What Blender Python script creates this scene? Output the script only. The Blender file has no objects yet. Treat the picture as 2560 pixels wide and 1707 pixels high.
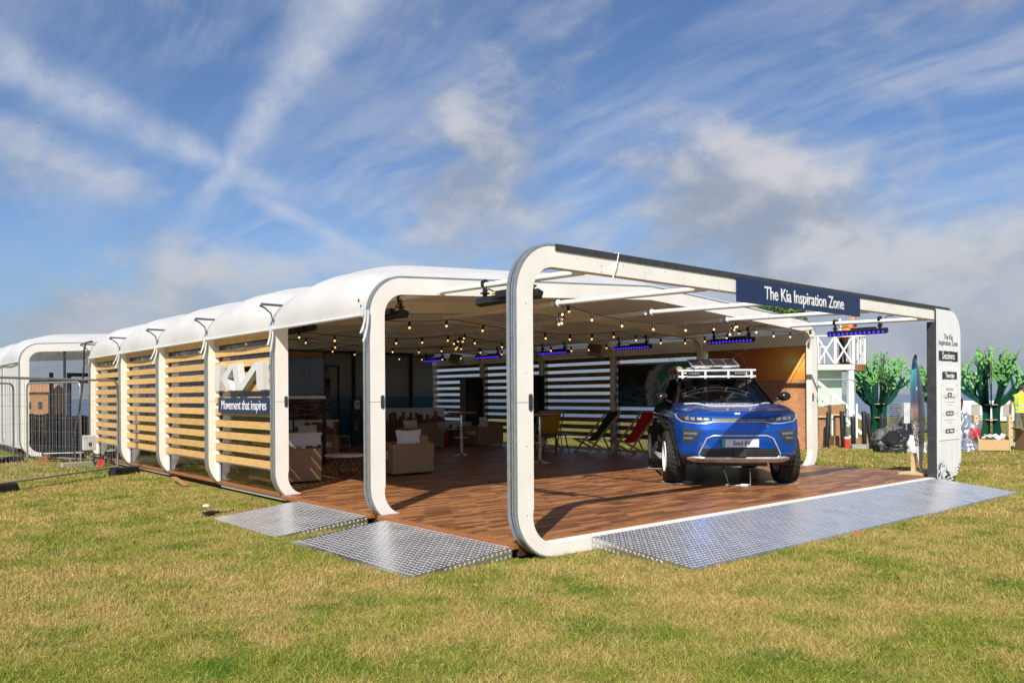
import bpy, bmesh, math, random
import numpy as np
from mathutils import Vector, Matrix
R = math.radians
rng = random.Random(7)
SC = bpy.context.scene
COL = SC.collection
# ------------------------------------------------------------------ camera
YAW, ROLL = 0.706194, 0.005929
ax_v = Vector((math.sin(YAW), math.cos(YAW), 0)); ax_r = Vector((math.cos(YAW), -math.sin(YAW), 0)); ax_z = Vector((0, 0, 1))
CAM = Vector((-4.7008, -5.4619, 1.5097))
cam = bpy.data.cameras.new('camera'); camo = bpy.data.objects.new('camera', cam); COL.objects.link(camo)
cam.sensor_width = 36; cam.sensor_fit = 'HORIZONTAL'; cam.lens = 36 * 2003.1 / 2560
cam.shift_y = (989.7 - 853.5) / 2560; cam.clip_start = 0.05; cam.clip_end = 60000
rc = ax_r * math.cos(ROLL) - ax_z * math.sin(ROLL); uc = ax_r * math.sin(ROLL) + ax_z * math.cos(ROLL); bc = -ax_v
camo.matrix_world = Matrix(((rc.x, uc.x, bc.x, CAM.x), (rc.y, uc.y, bc.y, CAM.y), (rc.z, uc.z, bc.z, CAM.z), (0, 0, 0, 1)))
SC.camera = camo
# ------------------------------------------------------------------ exposure
SC.view_settings.view_transform = 'Standard'; SC.view_settings.look = 'None'
SC.view_settings.gamma = 1.0; SC.view_settings.use_curve_mapping = False; SC.view_settings.exposure = 0.28
SC.render.engine = 'CYCLES'
SC.cycles.use_denoising = True
SC.cycles.max_bounces = 8; SC.cycles.diffuse_bounces = 5; SC.cycles.glossy_bounces = 4
SC.cycles.transparent_max_bounces = 16; SC.cycles.transmission_bounces = 6
SC.cycles.caustics_reflective = False; SC.cycles.caustics_refractive = False
SC.cycles.sample_clamp_indirect = 6.0
# ------------------------------------------------------------------ node helper
class NT:
    def __init__(s, tree): s.t = tree; s.n = tree.nodes; s.l = tree.links
    def node(s, typ, **kw):
        n = s.n.new(typ)
        for k, v in kw.items(): setattr(n, k, v)
        return n
    def put(s, sock, v):
        if hasattr(v, 'is_linked') or hasattr(v, 'links'): s.l.new(v, sock)
        else: sock.default_value = v
    def m(s, op, a, b=0.0, c=None, clamp=False):
        n = s.node('ShaderNodeMath', operation=op, use_clamp=clamp)
        s.put(n.inputs[0], a); s.put(n.inputs[1], b)
        if c is not None: s.put(n.inputs[2], c)
        return n.outputs[0]
    def vm(s, op, a, b=(0, 0, 0)):
        n = s.node('ShaderNodeVectorMath', operation=op)
        s.put(n.inputs[0], a)
        if op == 'SCALE': s.put(n.inputs[3], b)
        else: s.put(n.inputs[1], b)
        return n.outputs['Value'] if op in ('DOT_PRODUCT', 'LENGTH') else n.outputs[0]
    def noise(s, vec, scale, detail=4, rough=0.55, dist=0.0):
        n = s.node('ShaderNodeTexNoise')
        s.put(n.inputs['Vector'], vec); s.put(n.inputs['Scale'], scale); s.put(n.inputs['Detail'], detail)
        s.put(n.inputs['Roughness'], rough); s.put(n.inputs['Distortion'], dist)
        return n.outputs['Fac']
    def ss(s, x, a, b, lo=0.0, hi=1.0):
        n = s.node('ShaderNodeMapRange', interpolation_type='SMOOTHSTEP')
        for i, v in enumerate((x, a, b, lo, hi)): s.put(n.inputs[i], v)
        return n.outputs[0]
    def lin(s, x, a, b, lo=0.0, hi=1.0):
        n = s.node('ShaderNodeMapRange')
        for i, v in enumerate((x, a, b, lo, hi)): s.put(n.inputs[i], v)
        return n.outputs[0]
    def mix(s, f, a, b):
        n = s.node('ShaderNodeMix', data_type='RGBA')
        s.put(n.inputs[0], f); s.put(n.inputs[6], a if not isinstance(a, tuple) else (*a, 1)[:4]); s.put(n.inputs[7], b if not isinstance(b, tuple) else (*b, 1)[:4])
        return n.outputs[2]
    def xyz(s, v):
        n = s.node('ShaderNodeSeparateXYZ'); s.put(n.inputs[0], v); return n.outputs
    def cmb(s, x, y, z):
        n = s.node('ShaderNodeCombineXYZ'); s.put(n.inputs[0], x); s.put(n.inputs[1], y); s.put(n.inputs[2], z); return n.outputs[0]
    def ramp(s, f, pts):
        n = s.node('ShaderNodeValToRGB'); s.put(n.inputs[0], f); e = n.color_ramp.elements
        while len(e) < len(pts): e.new(0.5)
        for el, (p, c) in zip(e, pts): el.position = p; el.color = (*c, 1)
        return n.outputs[0]
def srgb(r, g, b):
    f = lambda c: (c / 255 / 12.92) if c / 255 <= .04045 else ((c / 255 + .055) / 1.055) ** 2.4
    return (f(r), f(g), f(b))
# ------------------------------------------------------------------ sky + sun
SUN_D = Vector((0.84, 0.63, -1.0)).normalized()
EL = math.asin(-SUN_D.z); ROT = math.atan2(-SUN_D.x, -SUN_D.y)
W = bpy.data.worlds.new('World'); SC.world = W; W.use_nodes = True
w = NT(W.node_tree); w.n.clear()
sky = w.node('ShaderNodeTexSky', sky_type='NISHITA', sun_disc=False)
sky.sun_elevation = EL; sky.sun_rotation = ROT; sky.altitude = 10; sky.air_density = 1.0; sky.dust_density = 0.6; sky.ozone_density = 2.2
SKY_STRENGTH = 0.115
d = w.node('ShaderNodeTexCoord').outputs['Generated']
d = w.vm('NORMALIZE', d)
dx, dy, dz = w.xyz(d)
dzp = w.m('MAXIMUM', dz, 0.0)
inv = w.m('DIVIDE', 1.0, w.m('ADD', dzp, 0.14))
P = w.cmb(w.m('MULTIPLY', dx, inv), w.m('MULTIPLY', dy, inv), 0.0)
def rot2(v, a):
    n = w.node('ShaderNodeVectorRotate', rotation_type='Z_AXIS'); w.put(n.inputs['Vector'], v); n.inputs['Angle'].default_value = a; return n.outputs[0]
# thin wispy cirrus, stretched along the wind
warp = w.noise(P, 1.1, 3, 0.5)
Pw = w.vm('ADD', P, w.cmb(w.m('MULTIPLY', w.m('SUBTRACT', warp, 0.5), 0.35), w.m('MULTIPLY', w.m('SUBTRACT', warp, .5), 0.30), 0))
Pc = w.vm('MULTIPLY', rot2(Pw, R(92)), (0.75, 3.0, 1))
c1 = w.noise(Pc, 1.25, 6, 0.60)
Pd = w.vm('MULTIPLY', rot2(Pw, R(92)), (2.2, 9.0, 1))
c1 = w.m('ADD', w.m('MULTIPLY', c1, 0.78), w.m('MULTIPLY', w.noise(Pd, 1.4, 5, 0.6), 0.22))
c2 = w.noise(w.vm('ADD', P, (3.1, 1.7, 0)), 0.65, 3, 0.5)
cir = w.m('MULTIPLY', w.ss(c1, 0.40, 0.66), w.ss(c2, 0.24, 0.60))
# contrails: great circles through two viewed directions, broken by noise
def view_dir(px, py):
    a, b = px - 1280, py - 989.7
    u = a * math.cos(ROLL) - b * math.sin(ROLL); v = a * math.sin(ROLL) + b * math.cos(ROLL)
    return (ax_v + ax_r * (u / 2003.1) - ax_z * (v / 2003.1)).normalized()
def trail(pa, pb, wa, wb, seed, amp):
    A, Bd = view_dir(*pa), view_dir(*pb); nrm = A.cross(Bd).normalized(); tang = (Bd - A).normalized()
    jit = w.noise(w.vm('ADD', d, (seed, 0, 0)), 7.0, 4, 0.6)
    dist = w.m('ADD', w.vm('DOT_PRODUCT', d, tuple(nrm)), w.m('MULTIPLY', w.m('SUBTRACT', jit, 0.5), 0.035))
    al = w.vm('DOT_PRODUCT', d, tuple(tang)); a0, b0 = A.dot(tang), Bd.dot(tang)
    wid = w.lin(al, a0, b0, wa, wb)
    q = w.m('DIVIDE', w.m('ABSOLUTE', dist), wid)
    body = w.ss(q, 1.0, 0.0)
    brk = w.ss(w.noise(w.vm('ADD', d, (0, seed, 0)), 16.0, 7, 0.68), 0.30, 0.64, 0.38, 1.0)
    ends = w.m('MULTIPLY', w.ss(al, a0 - .10, a0 + .02), w.ss(al, b0 + .10, b0 - .03))
    return w.m('MULTIPLY', w.m('MULTIPLY', body, brk), w.m('MULTIPLY', ends, amp))
tr = w.m('MAXIMUM', trail((-60, 110), (640, 450), .044, .022, 3.3, 1.0), trail((900, -40), (530, 480), .052, .020, 8.1, 1.0))
tr = w.m('MAXIMUM', tr, trail((690, 520), (980, 660), .018, .014, 5.7, 0.75))
# soft low cumulus banks and a grey veil
S = w.vm('MULTIPLY', d, (1.0, 1.0, 1.7))
S = w.vm('ADD', S, (2.37, 5.05, 0.62))
wp = w.noise(S, 4.0, 3, 0.5)
S = w.vm('ADD', S, w.vm('SCALE', w.cmb(wp, w.m('SUBTRACT', 1.0, wp), wp), 0.10))
k1 = w.noise(S, 3.6, 9, 0.56)
k1u = w.noise(w.vm('ADD', S, (-0.03, -0.02, 0.07)), 3.6, 9, 0.56)
side = w.vm('DOT_PRODUCT', d, tuple(ax_r))
banks = None
for (px, py, rad, amp) in ((1900, 560, .13, .17), (2050, 640, .12, .12), (1230, 500, .13, .15), (1480, 560, .12, .10), (900, 330, .11, .10), (450, 560, .12, .13), (160, 790, .05, .20), (420, 760, .08, .08), (2330, 400, .28, .09), (20, 350, .07, .12), (1000, 640, .10, .08), (2450, 800, .20, .03)):
    q = w.m('MULTIPLY', w.ss(w.vm('LENGTH', w.vm('SUBTRACT', d, tuple(view_dir(px, py)))), rad * 1.5, 0.0), amp)
    banks = q if banks is None else w.m('ADD', banks, q)
lowb = w.ss(dz, 0.34, 0.05)
cover = w.m('ADD', w.m('ADD', w.m('MULTIPLY', lowb, 0.13), w.m('MULTIPLY', w.ss(side, 0.0, 0.6), 0.05)), banks)
dens = w.m('ADD', k1, cover)
cu = w.ss(dens, 0.56, 0.80)
lit = w.ss(w.m('ADD', w.m('SUBTRACT', k1, k1u), w.m('MULTIPLY', banks, 0.10)), -0.10, 0.14)
lit = w.m('MULTIPLY', lit, w.ss(dz, 0.0, 0.24, 0.30, 1.0))
cloudc = w.mix(lit, (2.25, 2.55, 3.15), (4.8, 4.7, 4.75))
base = w.vm('MULTIPLY', sky.outputs[0], (0.60, 0.70, 0.85))
hz = w.ss(dz, 0.20, -0.01)
base = w.mix(w.m('MULTIPLY', hz, 0.65), base, (1.75, 2.2, 3.1))
base = w.mix(w.m('MULTIPLY', cir, 0.55), base, (3.9, 4.25, 5.1))
base = w.mix(w.m('MULTIPLY', tr, 0.72), base, (4.3, 4.6, 5.3))
fin = w.mix(w.m('MULTIPLY', cu, 0.86), base, cloudc)
bg = w.node('ShaderNodeBackground'); w.put(bg.inputs[0], fin); bg.inputs[1].default_value = SKY_STRENGTH
out = w.node('ShaderNodeOutputWorld'); w.l.new(bg.outputs[0], out.inputs[0])
sun = bpy.data.lights.new('sun', 'SUN'); sun.energy = 5.0; sun.angle = R(0.53); sun.color = (1.0, 0.93, 0.82)
suno = bpy.data.objects.new('sun', sun); COL.objects.link(suno); suno.location = (-20, -15, 25)
suno.rotation_euler = SUN_D.to_track_quat('-Z', 'Y').to_euler()
# ------------------------------------------------------------------ materials
MATS = {}
def mat(name, col, rough=0.6, metal=0.0, var=0.06, scale=8.0, bump=0.0, bscale=None, spec=0.5, col2=None, coat=0.0, trans=0.0, stretch=None, attr=None, emit=None, estr=0.0, objvar=0.0):
    if name in MATS: return MATS[name]
    M = bpy.data.materials.new(name); M.use_nodes = True; t = NT(M.node_tree); b = t.n['Principled BSDF']; o = t.n['Material Output']
    co = t.node('ShaderNodeTexCoord').outputs['Object']
    if stretch: co = t.vm('MULTIPLY', co, stretch)
    n1 = t.noise(co, scale, 5, 0.6)
    if col2 is None: col2 = tuple(min(1, c * (1 + 2.2 * var)) for c in col); col1 = tuple(c * (1 - 2.2 * var) for c in col)
    else: col1 = col
    c = t.mix(t.ss(n1, 0.30, 0.70), col1, col2)
    if attr:
        a = t.node('ShaderNodeAttribute', attribute_name=attr); c = t.mix(0.999, c, c)
        hs = t.node('ShaderNodeHueSaturation'); t.put(hs.inputs['Color'], c); t.put(hs.inputs['Value'], t.lin(a.outputs['Fac'], 0, 1, 0.50, 1.60)); t.put(hs.inputs['Hue'], t.lin(a.outputs['Fac'], 0, 1, .493, .507)); c = hs.outputs[0]
    if objvar:
        oi = t.node('ShaderNodeObjectInfo'); hs = t.node('ShaderNodeHueSaturation'); t.put(hs.inputs['Color'], c); t.put(hs.inputs['Value'], t.lin(oi.outputs['Random'], 0, 1, 1 - objvar, 1 + objvar)); c = hs.outputs[0]
    t.put(b.inputs['Base Color'], c); b.inputs['Metallic'].default_value = metal
    t.put(b.inputs['Roughness'], t.lin(n1, 0.2, 0.8, max(0.02, rough - 0.06), min(1, rough + 0.06)))
    b.inputs['Specular IOR Level'].default_value = spec
    b.inputs['Coat Weight'].default_value = coat; b.inputs['Coat Roughness'].default_value = 0.04
    if bump:
        n2 = t.noise(co, bscale or scale * 6, 4, 0.6); bp = t.node('ShaderNodeBump'); bp.inputs['Strength'].default_value = bump; bp.inputs['Distance'].default_value = 0.01
        t.put(bp.inputs['Height'], n2); t.l.new(bp.outputs[0], b.inputs['Normal'])
    if emit: b.inputs['Emission Color'].default_value = (*emit, 1); b.inputs['Emission Strength'].default_value = estr
    if trans:
        tr_ = t.node('ShaderNodeBsdfTranslucent'); tr_.inputs[0].default_value = (*[min(1, x) for x in col], 1); mx = t.node('ShaderNodeMixShader'); mx.inputs[0].default_value = trans
        t.l.new(b.outputs[0], mx.inputs[1]); t.l.new(tr_.outputs[0], mx.inputs[2]); t.l.new(mx.outputs[0], o.inputs[0])
    MATS[name] = M; return M
def glass_mat(name, tint, refl_rough=0.02, dens=0.6):
    M = bpy.data.materials.new(name); M.use_nodes = True; t = NT(M.node_tree); t.n.remove(t.n['Principled BSDF']); o = t.n['Material Output']
    co = t.node('ShaderNodeTexCoord').outputs['Object']; n = t.noise(co, 2.0, 4)
    tp = t.node('ShaderNodeBsdfTransparent'); t.put(tp.inputs[0], t.mix(n, tuple(c * 0.94 for c in tint), tint))
    gl = t.node('ShaderNodeBsdfGlossy'); gl.inputs[0].default_value = (0.9, 0.92, 0.95, 1); gl.inputs[1].default_value = refl_rough
    bp = t.node('ShaderNodeBump'); bp.inputs['Strength'].default_value = 0.06; t.put(bp.inputs['Height'], n); t.l.new(bp.outputs[0], gl.inputs['Normal'])
    ge = t.node('ShaderNodeNewGeometry'); cs = t.m('ABSOLUTE', t.vm('DOT_PRODUCT', ge.outputs['Incoming'], ge.outputs['Normal']))
    fz = t.m('MINIMUM', t.m('ADD', 0.035, t.m('MULTIPLY', 0.9, t.m('POWER', t.m('SUBTRACT', 1.0, cs), 5.0))), dens)
    mx = t.node('ShaderNodeMixShader'); t.l.new(fz, mx.inputs[0]); t.l.new(tp.outputs[0], mx.inputs[1]); t.l.new(gl.outputs[0], mx.inputs[2]); t.l.new(mx.outputs[0], o.inputs[0])
    MATS[name] = M; return M
def custom(name, fn, rough=0.7, bump=None, spec=0.4, coat=0.0):
    """fn(t, co) -> colour socket; printed or textured surface in object coordinates."""
    M = bpy.data.materials.new(name); M.use_nodes = True; t = NT(M.node_tree); b = t.n['Principled BSDF']
    co = t.node('ShaderNodeTexCoord').outputs['Object']
    t.put(b.inputs['Base Color'], fn(t, co)); b.inputs['Roughness'].default_value = rough; b.inputs['Specular IOR Level'].default_value = spec; b.inputs['Coat Weight'].default_value = coat
    if bump:
        bp = t.node('ShaderNodeBump'); bp.inputs['Strength'].default_value = bump[0]; bp.inputs['Distance'].default_value = 0.01; t.put(bp.inputs['Height'], t.noise(co, bump[1], 4)); t.l.new(bp.outputs[0], b.inputs['Normal'])
    MATS[name] = M; return M
# ------------------------------------------------------------------ mesh helper
class MB:
    def __init__(s): s.v = []; s.f = []; s.m = []
    def add(s, vs, fs, m=0):
        o = len(s.v); s.v += [tuple(p) for p in vs]; s.f += [tuple(i + o for i in f) for f in fs]; s.m += [m] * len(fs); return s
    def box(s, x0, x1, y0, y1, z0, z1, m=0, M=None):
        vs = [Vector((x, y, z)) for z in (z0, z1) for y in (y0, y1) for x in (x0, x1)]
        if M is not None: vs = [M @ p for p in vs]
        return s.add(vs, [(0, 2, 3, 1), (4, 5, 7, 6), (0, 1, 5, 4), (2, 6, 7, 3), (0, 4, 6, 2), (1, 3, 7, 5)], m)
    def bar(s, a, b, wx, wz, m=0, up=(0, 0, 1)):
        a, b = Vector(a), Vector(b); t = (b - a).normalized(); u = Vector(up)
        if abs(t.dot(u)) > .98: u = Vector((1, 0, 0))
        x = t.cross(u).normalized(); z = x.cross(t)
        vs = [p + x * i * wx / 2 + z * j * wz / 2 for p in (a, b) for i, j in ((-1, -1), (1, -1), (1, 1), (-1, 1))]
        return s.add(vs, [(0, 1, 2, 3), (7, 6, 5, 4), (0, 4, 5, 1), (1, 5, 6, 2), (2, 6, 7, 3), (3, 7, 4, 0)], m)
    def tube(s, pts, r, n=8, m=0, closed=False, caps=True):
        pts = [Vector(p) for p in pts]; N = len(pts); rs = r if isinstance(r, (list, tuple)) else [r] * N
        t0 = (pts[1] - pts[0]).normalized(); u = Vector((0, 0, 1)) if abs(t0.z) < .95 else Vector((1, 0, 0))
        u = (u - t0 * u.dot(t0)).normalized(); vs = []
        for i, p in enumerate(pts):
            a = pts[(i - 1) % N] if (i > 0 or closed) else p; b = pts[(i + 1) % N] if (i < N - 1 or closed) else p
            t = (b - a).normalized(); u = (u - t * u.dot(t)); u = u.normalized() if u.length > 1e-6 else t.orthogonal().normalized(); v = t.cross(u)
            vs += [p + (u * math.cos(2 * math.pi * k / n) + v * math.sin(2 * math.pi * k / n)) * rs[i] for k in range(n)]
        fs = []
        for i in range(N if closed else N - 1):
            j = (i + 1) % N
            fs += [(i * n + k, i * n + (k + 1) % n, j * n + (k + 1) % n, j * n + k) for k in range(n)]
        if caps and not closed: fs += [tuple(range(n - 1, -1, -1)), tuple((N - 1) * n + k for k in range(n))]
        return s.add(vs, fs, m)
    def lathe(s, prof, n=24, c=(0, 0, 0), m=0, axis='Z', caps=True):
        c = Vector(c); vs = []
        for r_, h in prof:
            for k in range(n):
                a = 2 * math.pi * k / n; p = (r_ * math.cos(a), r_ * math.sin(a), h)
                if axis == 'X': p = (p[2], p[0], p[1])
                elif axis == 'Y': p = (p[1], p[2], p[0])
                vs.append(c + Vector(p))
        L = len(prof); fs = [(i * n + k, i * n + (k + 1) % n, (i + 1) * n + (k + 1) % n, (i + 1) * n + k) for i in range(L - 1) for k in range(n)]
        if caps:
            if prof[0][0] > 1e-4: fs.append(tuple(range(n - 1, -1, -1)))
            if prof[-1][0] > 1e-4: fs.append(tuple((L - 1) * n + k for k in range(n)))
        return s.add(vs, fs, m)
    def prism(s, poly, fn, d0, d1, m=0):
        """poly 2-D outline (any), fn(u,v,d)->xyz; n-gon caps."""
        n = len(poly); vs = [fn(u, v, d0) for u, v in poly] + [fn(u, v, d1) for u, v in poly]
        fs = [tuple(range(n - 1, -1, -1)), tuple(range(n, 2 * n))] + [(i, (i + 1) % n, n + (i + 1) % n, n + i) for i in range(n)]
        return s.add(vs, fs, m)
    def grid(s, fn, nu, nv, m=0, skip=None, mf=None):
        vs = [fn(i / nu, j / nv) for j in range(nv + 1) for i in range(nu + 1)]; o = len(s.v); s.v += [tuple(p) for p in vs]
        for j in range(nv):
            for i in range(nu):
                if skip and skip((i + .5) / nu, (j + .5) / nv): continue
                a = o + j * (nu + 1) + i; s.f.append((a, a + 1, a + nu + 2, a + nu + 1)); s.m.append(mf((i + .5) / nu, (j + .5) / nv) if mf else m)
        return s
    def ell(s, c, rx, ry, rz, nu=12, nv=8, m=0, noise=0.0, M=None):
        c = Vector(c); vs = []; rr = random.Random(int(c.x * 1000 + c.y * 77))
        vs.append(Vector((0, 0, -rz)))
        for j in range(1, nv):
            ph = -math.pi / 2 + math.pi * j / nv
            for i in range(nu):
                a = 2 * math.pi * i / nu; k = 1 + noise * (rr.random() - .5) * 2
                vs.append(Vector((rx * math.cos(ph) * math.cos(a) * k, ry * math.cos(ph) * math.sin(a) * k, rz * math.sin(ph) * k)))
        vs.append(Vector((0, 0, rz)))
        vs = [c + (M @ p if M is not None else p) for p in vs]; fs = [(0, 1 + (i + 1) % nu, 1 + i) for i in range(nu)]
        for j in range(nv - 2):
            for i in range(nu): fs.append((1 + j * nu + i, 1 + j * nu + (i + 1) % nu, 1 + (j + 1) * nu + (i + 1) % nu, 1 + (j + 1) * nu + i))
        T = len(vs) - 1; b0 = 1 + (nv - 2) * nu; fs += [(b0 + i, b0 + (i + 1) % nu, T) for i in range(nu)]
        return s.add(vs, fs, m)
    def mesh(s, name, mats, smooth=None, bevel=0.0, recalc=True, solid=0.0):
        me = bpy.data.meshes.new(name); me.from_pydata(s.v, [], s.f)
        for x in (mats if isinstance(mats, (list, tuple)) else [mats]): me.materials.append(x)
        if any(s.m): me.polygons.foreach_set('material_index', s.m)
        if recalc or bevel:
            bm = bmesh.new(); bm.from_mesh(me)
            if recalc: bmesh.ops.recalc_face_normals(bm, faces=bm.faces)
            if bevel:
                ed = [e for e in bm.edges if e.is_manifold and e.calc_face_angle(0) > 0.6]
                bmesh.ops.bevel(bm, geom=ed, offset=bevel, segments=2, profile=0.6, affect='EDGES', clamp_overlap=True)
            bm.to_mesh(me); bm.free()
        if smooth:
            me.polygons.foreach_set('use_smooth', [True] * len(me.polygons)); me.set_sharp_from_angle(angle=R(smooth))
        me.update(); return me
def link(name, data, parent=None):
    o = bpy.data.objects.new(name, data); COL.objects.link(o)
    if parent is not None: o.parent = parent
    return o
def part(name, mb, mats, parent, smooth=None, bevel=0.0, recalc=True, label=None):
    o = link(name, mb.mesh(name, mats, smooth, bevel, recalc) if isinstance(mb, MB) else mb, parent)
    if label: o['label'] = label
    return o
def tag(o, label, cat, group=None, kind=None):
    o['label'] = label; o['category'] = cat
    if group: o['group'] = group
    if kind: o['kind'] = kind
    return o
def thing(name, label, cat, loc=(0, 0, 0), rz=0.0, group=None):
    o = link(name, None); o.location = loc; o.rotation_euler = (0, 0, rz); o.empty_display_size = 0.1
    return tag(o, label, cat, group)
def struct(name, mb, mats, **kw):
    o = part(name, mb, mats, None, **kw); o['kind'] = 'structure'; return o
def dup(root, loc=None, rz=None, label=None, group=None):
    def cp(o, par):
        c = o.copy(); COL.objects.link(c); c.parent = par
        for ch in o.children: cp(ch, c)
        return c
    c = cp(root, root.parent)
    if loc is not None: c.location = loc
    if rz is not None: c.rotation_euler = (0, 0, rz)
    if label: c['label'] = label
    if group: c['group'] = group
    return c
FONT_CACHE = {}
def text_mesh(txt, size, mats, depth=0.002, sx=1.0, bold=0.0, align='CENTER', space=1.0):
    cu = bpy.data.curves.new('text', 'FONT'); cu.body = txt; cu.size = size; cu.extrude = depth; cu.align_x = align; cu.align_y = 'CENTER'; cu.offset = bold; cu.space_character = space; cu.resolution_u = 3
    ob = bpy.data.objects.new('text', cu); COL.objects.link(ob); dg = bpy.context.evaluated_depsgraph_get(); me = bpy.data.meshes.new_from_object(ob.evaluated_get(dg))
    bpy.data.objects.remove(ob); bpy.data.curves.remove(cu)
    me.transform(Matrix.Diagonal((sx, 1, 1, 1))); me.materials.clear(); me.materials.append(mats); me.name = 'lettering'; return me
def place(o, X, Y, Z, loc):
    """orient a part so its local x,y,z point along the given axes"""
    X, Y, Z = Vector(X), Vector(Y), Vector(Z)
    o.matrix_local = Matrix(((X.x, Y.x, Z.x, loc[0]), (X.y, Y.y, Z.y, loc[1]), (X.z, Y.z, Z.z, loc[2]), (0, 0, 0, 1))); return o
# ================================================================== ground, grass, sea
def grass_col(t, co, tint=None):
    x, y, z = t.xyz(co); p = t.cmb(x, y, 0.0)
    big = t.noise(p, 0.42, 4, 0.6, 0.4); mid = t.noise(p, 1.9, 5, 0.62, 0.3); fine = t.noise(p, 24.0, 4, 0.7)
    straw = t.ss(t.m('ADD', t.m('ADD', t.m('MULTIPLY', big, 0.50), t.m('MULTIPLY', mid, 0.55)), t.m('MULTIPLY', fine, 0.22)), 0.52, 0.76)
    clov = t.m('MULTIPLY', t.ss(t.noise(t.vm('ADD', p, (7.3, 2.1, 0)), 1.3, 4, 0.6, .5), 0.52, 0.68), 0.75)
    g = t.mix(mid, (0.132, 0.182, 0.018), (0.275, 0.290, 0.045))
    g = t.mix(clov, g, (0.060, 0.150, 0.012))
    s = t.mix(fine, (0.31, 0.225, 0.068), (0.53, 0.395, 0.150))
    c = t.mix(straw, g, s)
    if tint is not None:
        a = t.node('ShaderNodeAttribute', attribute_name='tint').outputs['Fac']
        c = t.mix(t.m('MULTIPLY', t.ss(a, 0.78, 0.97), 0.7), c, (0.50, 0.380, 0.155))
        hs = t.node('ShaderNodeHueSaturation'); t.put(hs.inputs['Color'], c); t.put(hs.inputs['Value'], t.lin(t.m('FRACT', t.m('MULTIPLY', a, 7.13)), 0, 1, 0.72, 1.35)); c = hs.outputs[0]
    return c
M_ground = custom('turf_shaded', lambda t, co: t.vm('MULTIPLY', grass_col(t, co), (0.66, 0.66, 0.62)), rough=0.95, bump=(0.9, 30), spec=0.1)  # grass colour darkened to paint shade down between the blades
M_blade = custom('grass_blade', lambda t, co: grass_col(t, co, 1), rough=0.75, spec=0.15)
def cp(depth, lat, z=0.0): return CAM.to_2d().to_3d() * 1 + ax_v * depth + ax_r * lat + Vector((0, 0, z))
g = MB()
cuts = [-45, 0, 10, 20, 30, 40, 47, 52]
lats = [-260, -60, -30, -15, 0, 15, 30, 60, 260]
g.grid(lambda u, v: cp(np.interp(v * 7, range(8), cuts), np.interp(u * 8, range(9), lats), 0.0), 8, 7)
n0 = len(g.v)
g.add([cp(52, l, zz) for l in (-260, 260) for zz in (0, -34)] , [(0, 1, 3, 2)])
struct('ground', g, M_ground)
def sea_fn(t, co):
    n = t.noise(t.vm('MULTIPLY', co, (0.004, 0.012, 1)), 1.0, 5, 0.6)
    return t.mix(n, (0.07, 0.12, 0.19), (0.10, 0.16, 0.23))  # water colour lightened to stand in for haze at the horizon
M_sea = custom('sea_water', sea_fn, rough=0.32, bump=(0.25, 0.6), spec=0.5)
s_ = MB(); s_.add([cp(40, -3000, -33), cp(40, 3000, -33), cp(40000, 60000, -33), cp(40000, -60000, -33)], [(0, 1, 2, 3)])
struct('sea', s_, M_sea)
# blades: one mesh, never under the deck or the ramps
nr = np.random.default_rng(5)
def blades(d0, d1, dens, h0, h1, wd):
    area = 0.70 * (d1 * d1 - d0 * d0) + 3.4 * (d1 - d0); n = int(area * dens * 1.15)
    dd = np.sqrt(nr.uniform(d0 * d0, d1 * d1, n)); ll = nr.uniform(-1, 1, n) * (0.68 * dd + 1.5)
    x = CAM.x + ax_v.x * dd + ax_r.x * ll; y = CAM.y + ax_v.y * dd + ax_r.y * ll
    bad = ((x > 0.12) & (x < 9.9) & (y > 0.05) & (y < 15.4)) | ((x > -1.05) & (x < .2) & (y > 0.15) & (y < 2.36)) | ((x > -1.05) & (x < .2) & (y > 2.78) & (y < 4.6)) | ((x > .97) & (x < 8.7) & (y > -1.22) & (y < .2)) | ((x > -1) & (x < 9) & (y > 18))
    x, y = x[~bad], y[~bad]; n = len(x)
    clump = np.sin(x * 3.1 + np.sin(y * 2.3) * 2) * np.sin(y * 2.7 + np.sin(x * 1.9) * 2)
    h = nr.uniform(h0, h1, n) * (1 + 0.35 * clump); a = nr.uniform(0, 6.283, n); le = np.abs(nr.normal(0, 1.25, n)) * h; b = nr.uniform(0, 6.283, n)
    wv = wd * nr.uniform(.6, 1.3, n); cxx, cyy = np.cos(a) * wv, np.sin(a) * wv
    V = np.zeros((n, 3, 3)); V[:, 0, 0] = x - cxx; V[:, 0, 1] = y - cyy; V[:, 1, 0] = x + cxx; V[:, 1, 1] = y + cyy; V[:, :2, 2] = -0.003
    V[:, 2, 0] = x + np.cos(b) * le; V[:, 2, 1] = y + np.sin(b) * le; V[:, 2, 2] = h
    return V.reshape(-1, 3), nr.uniform(0, 1, n)
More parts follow.
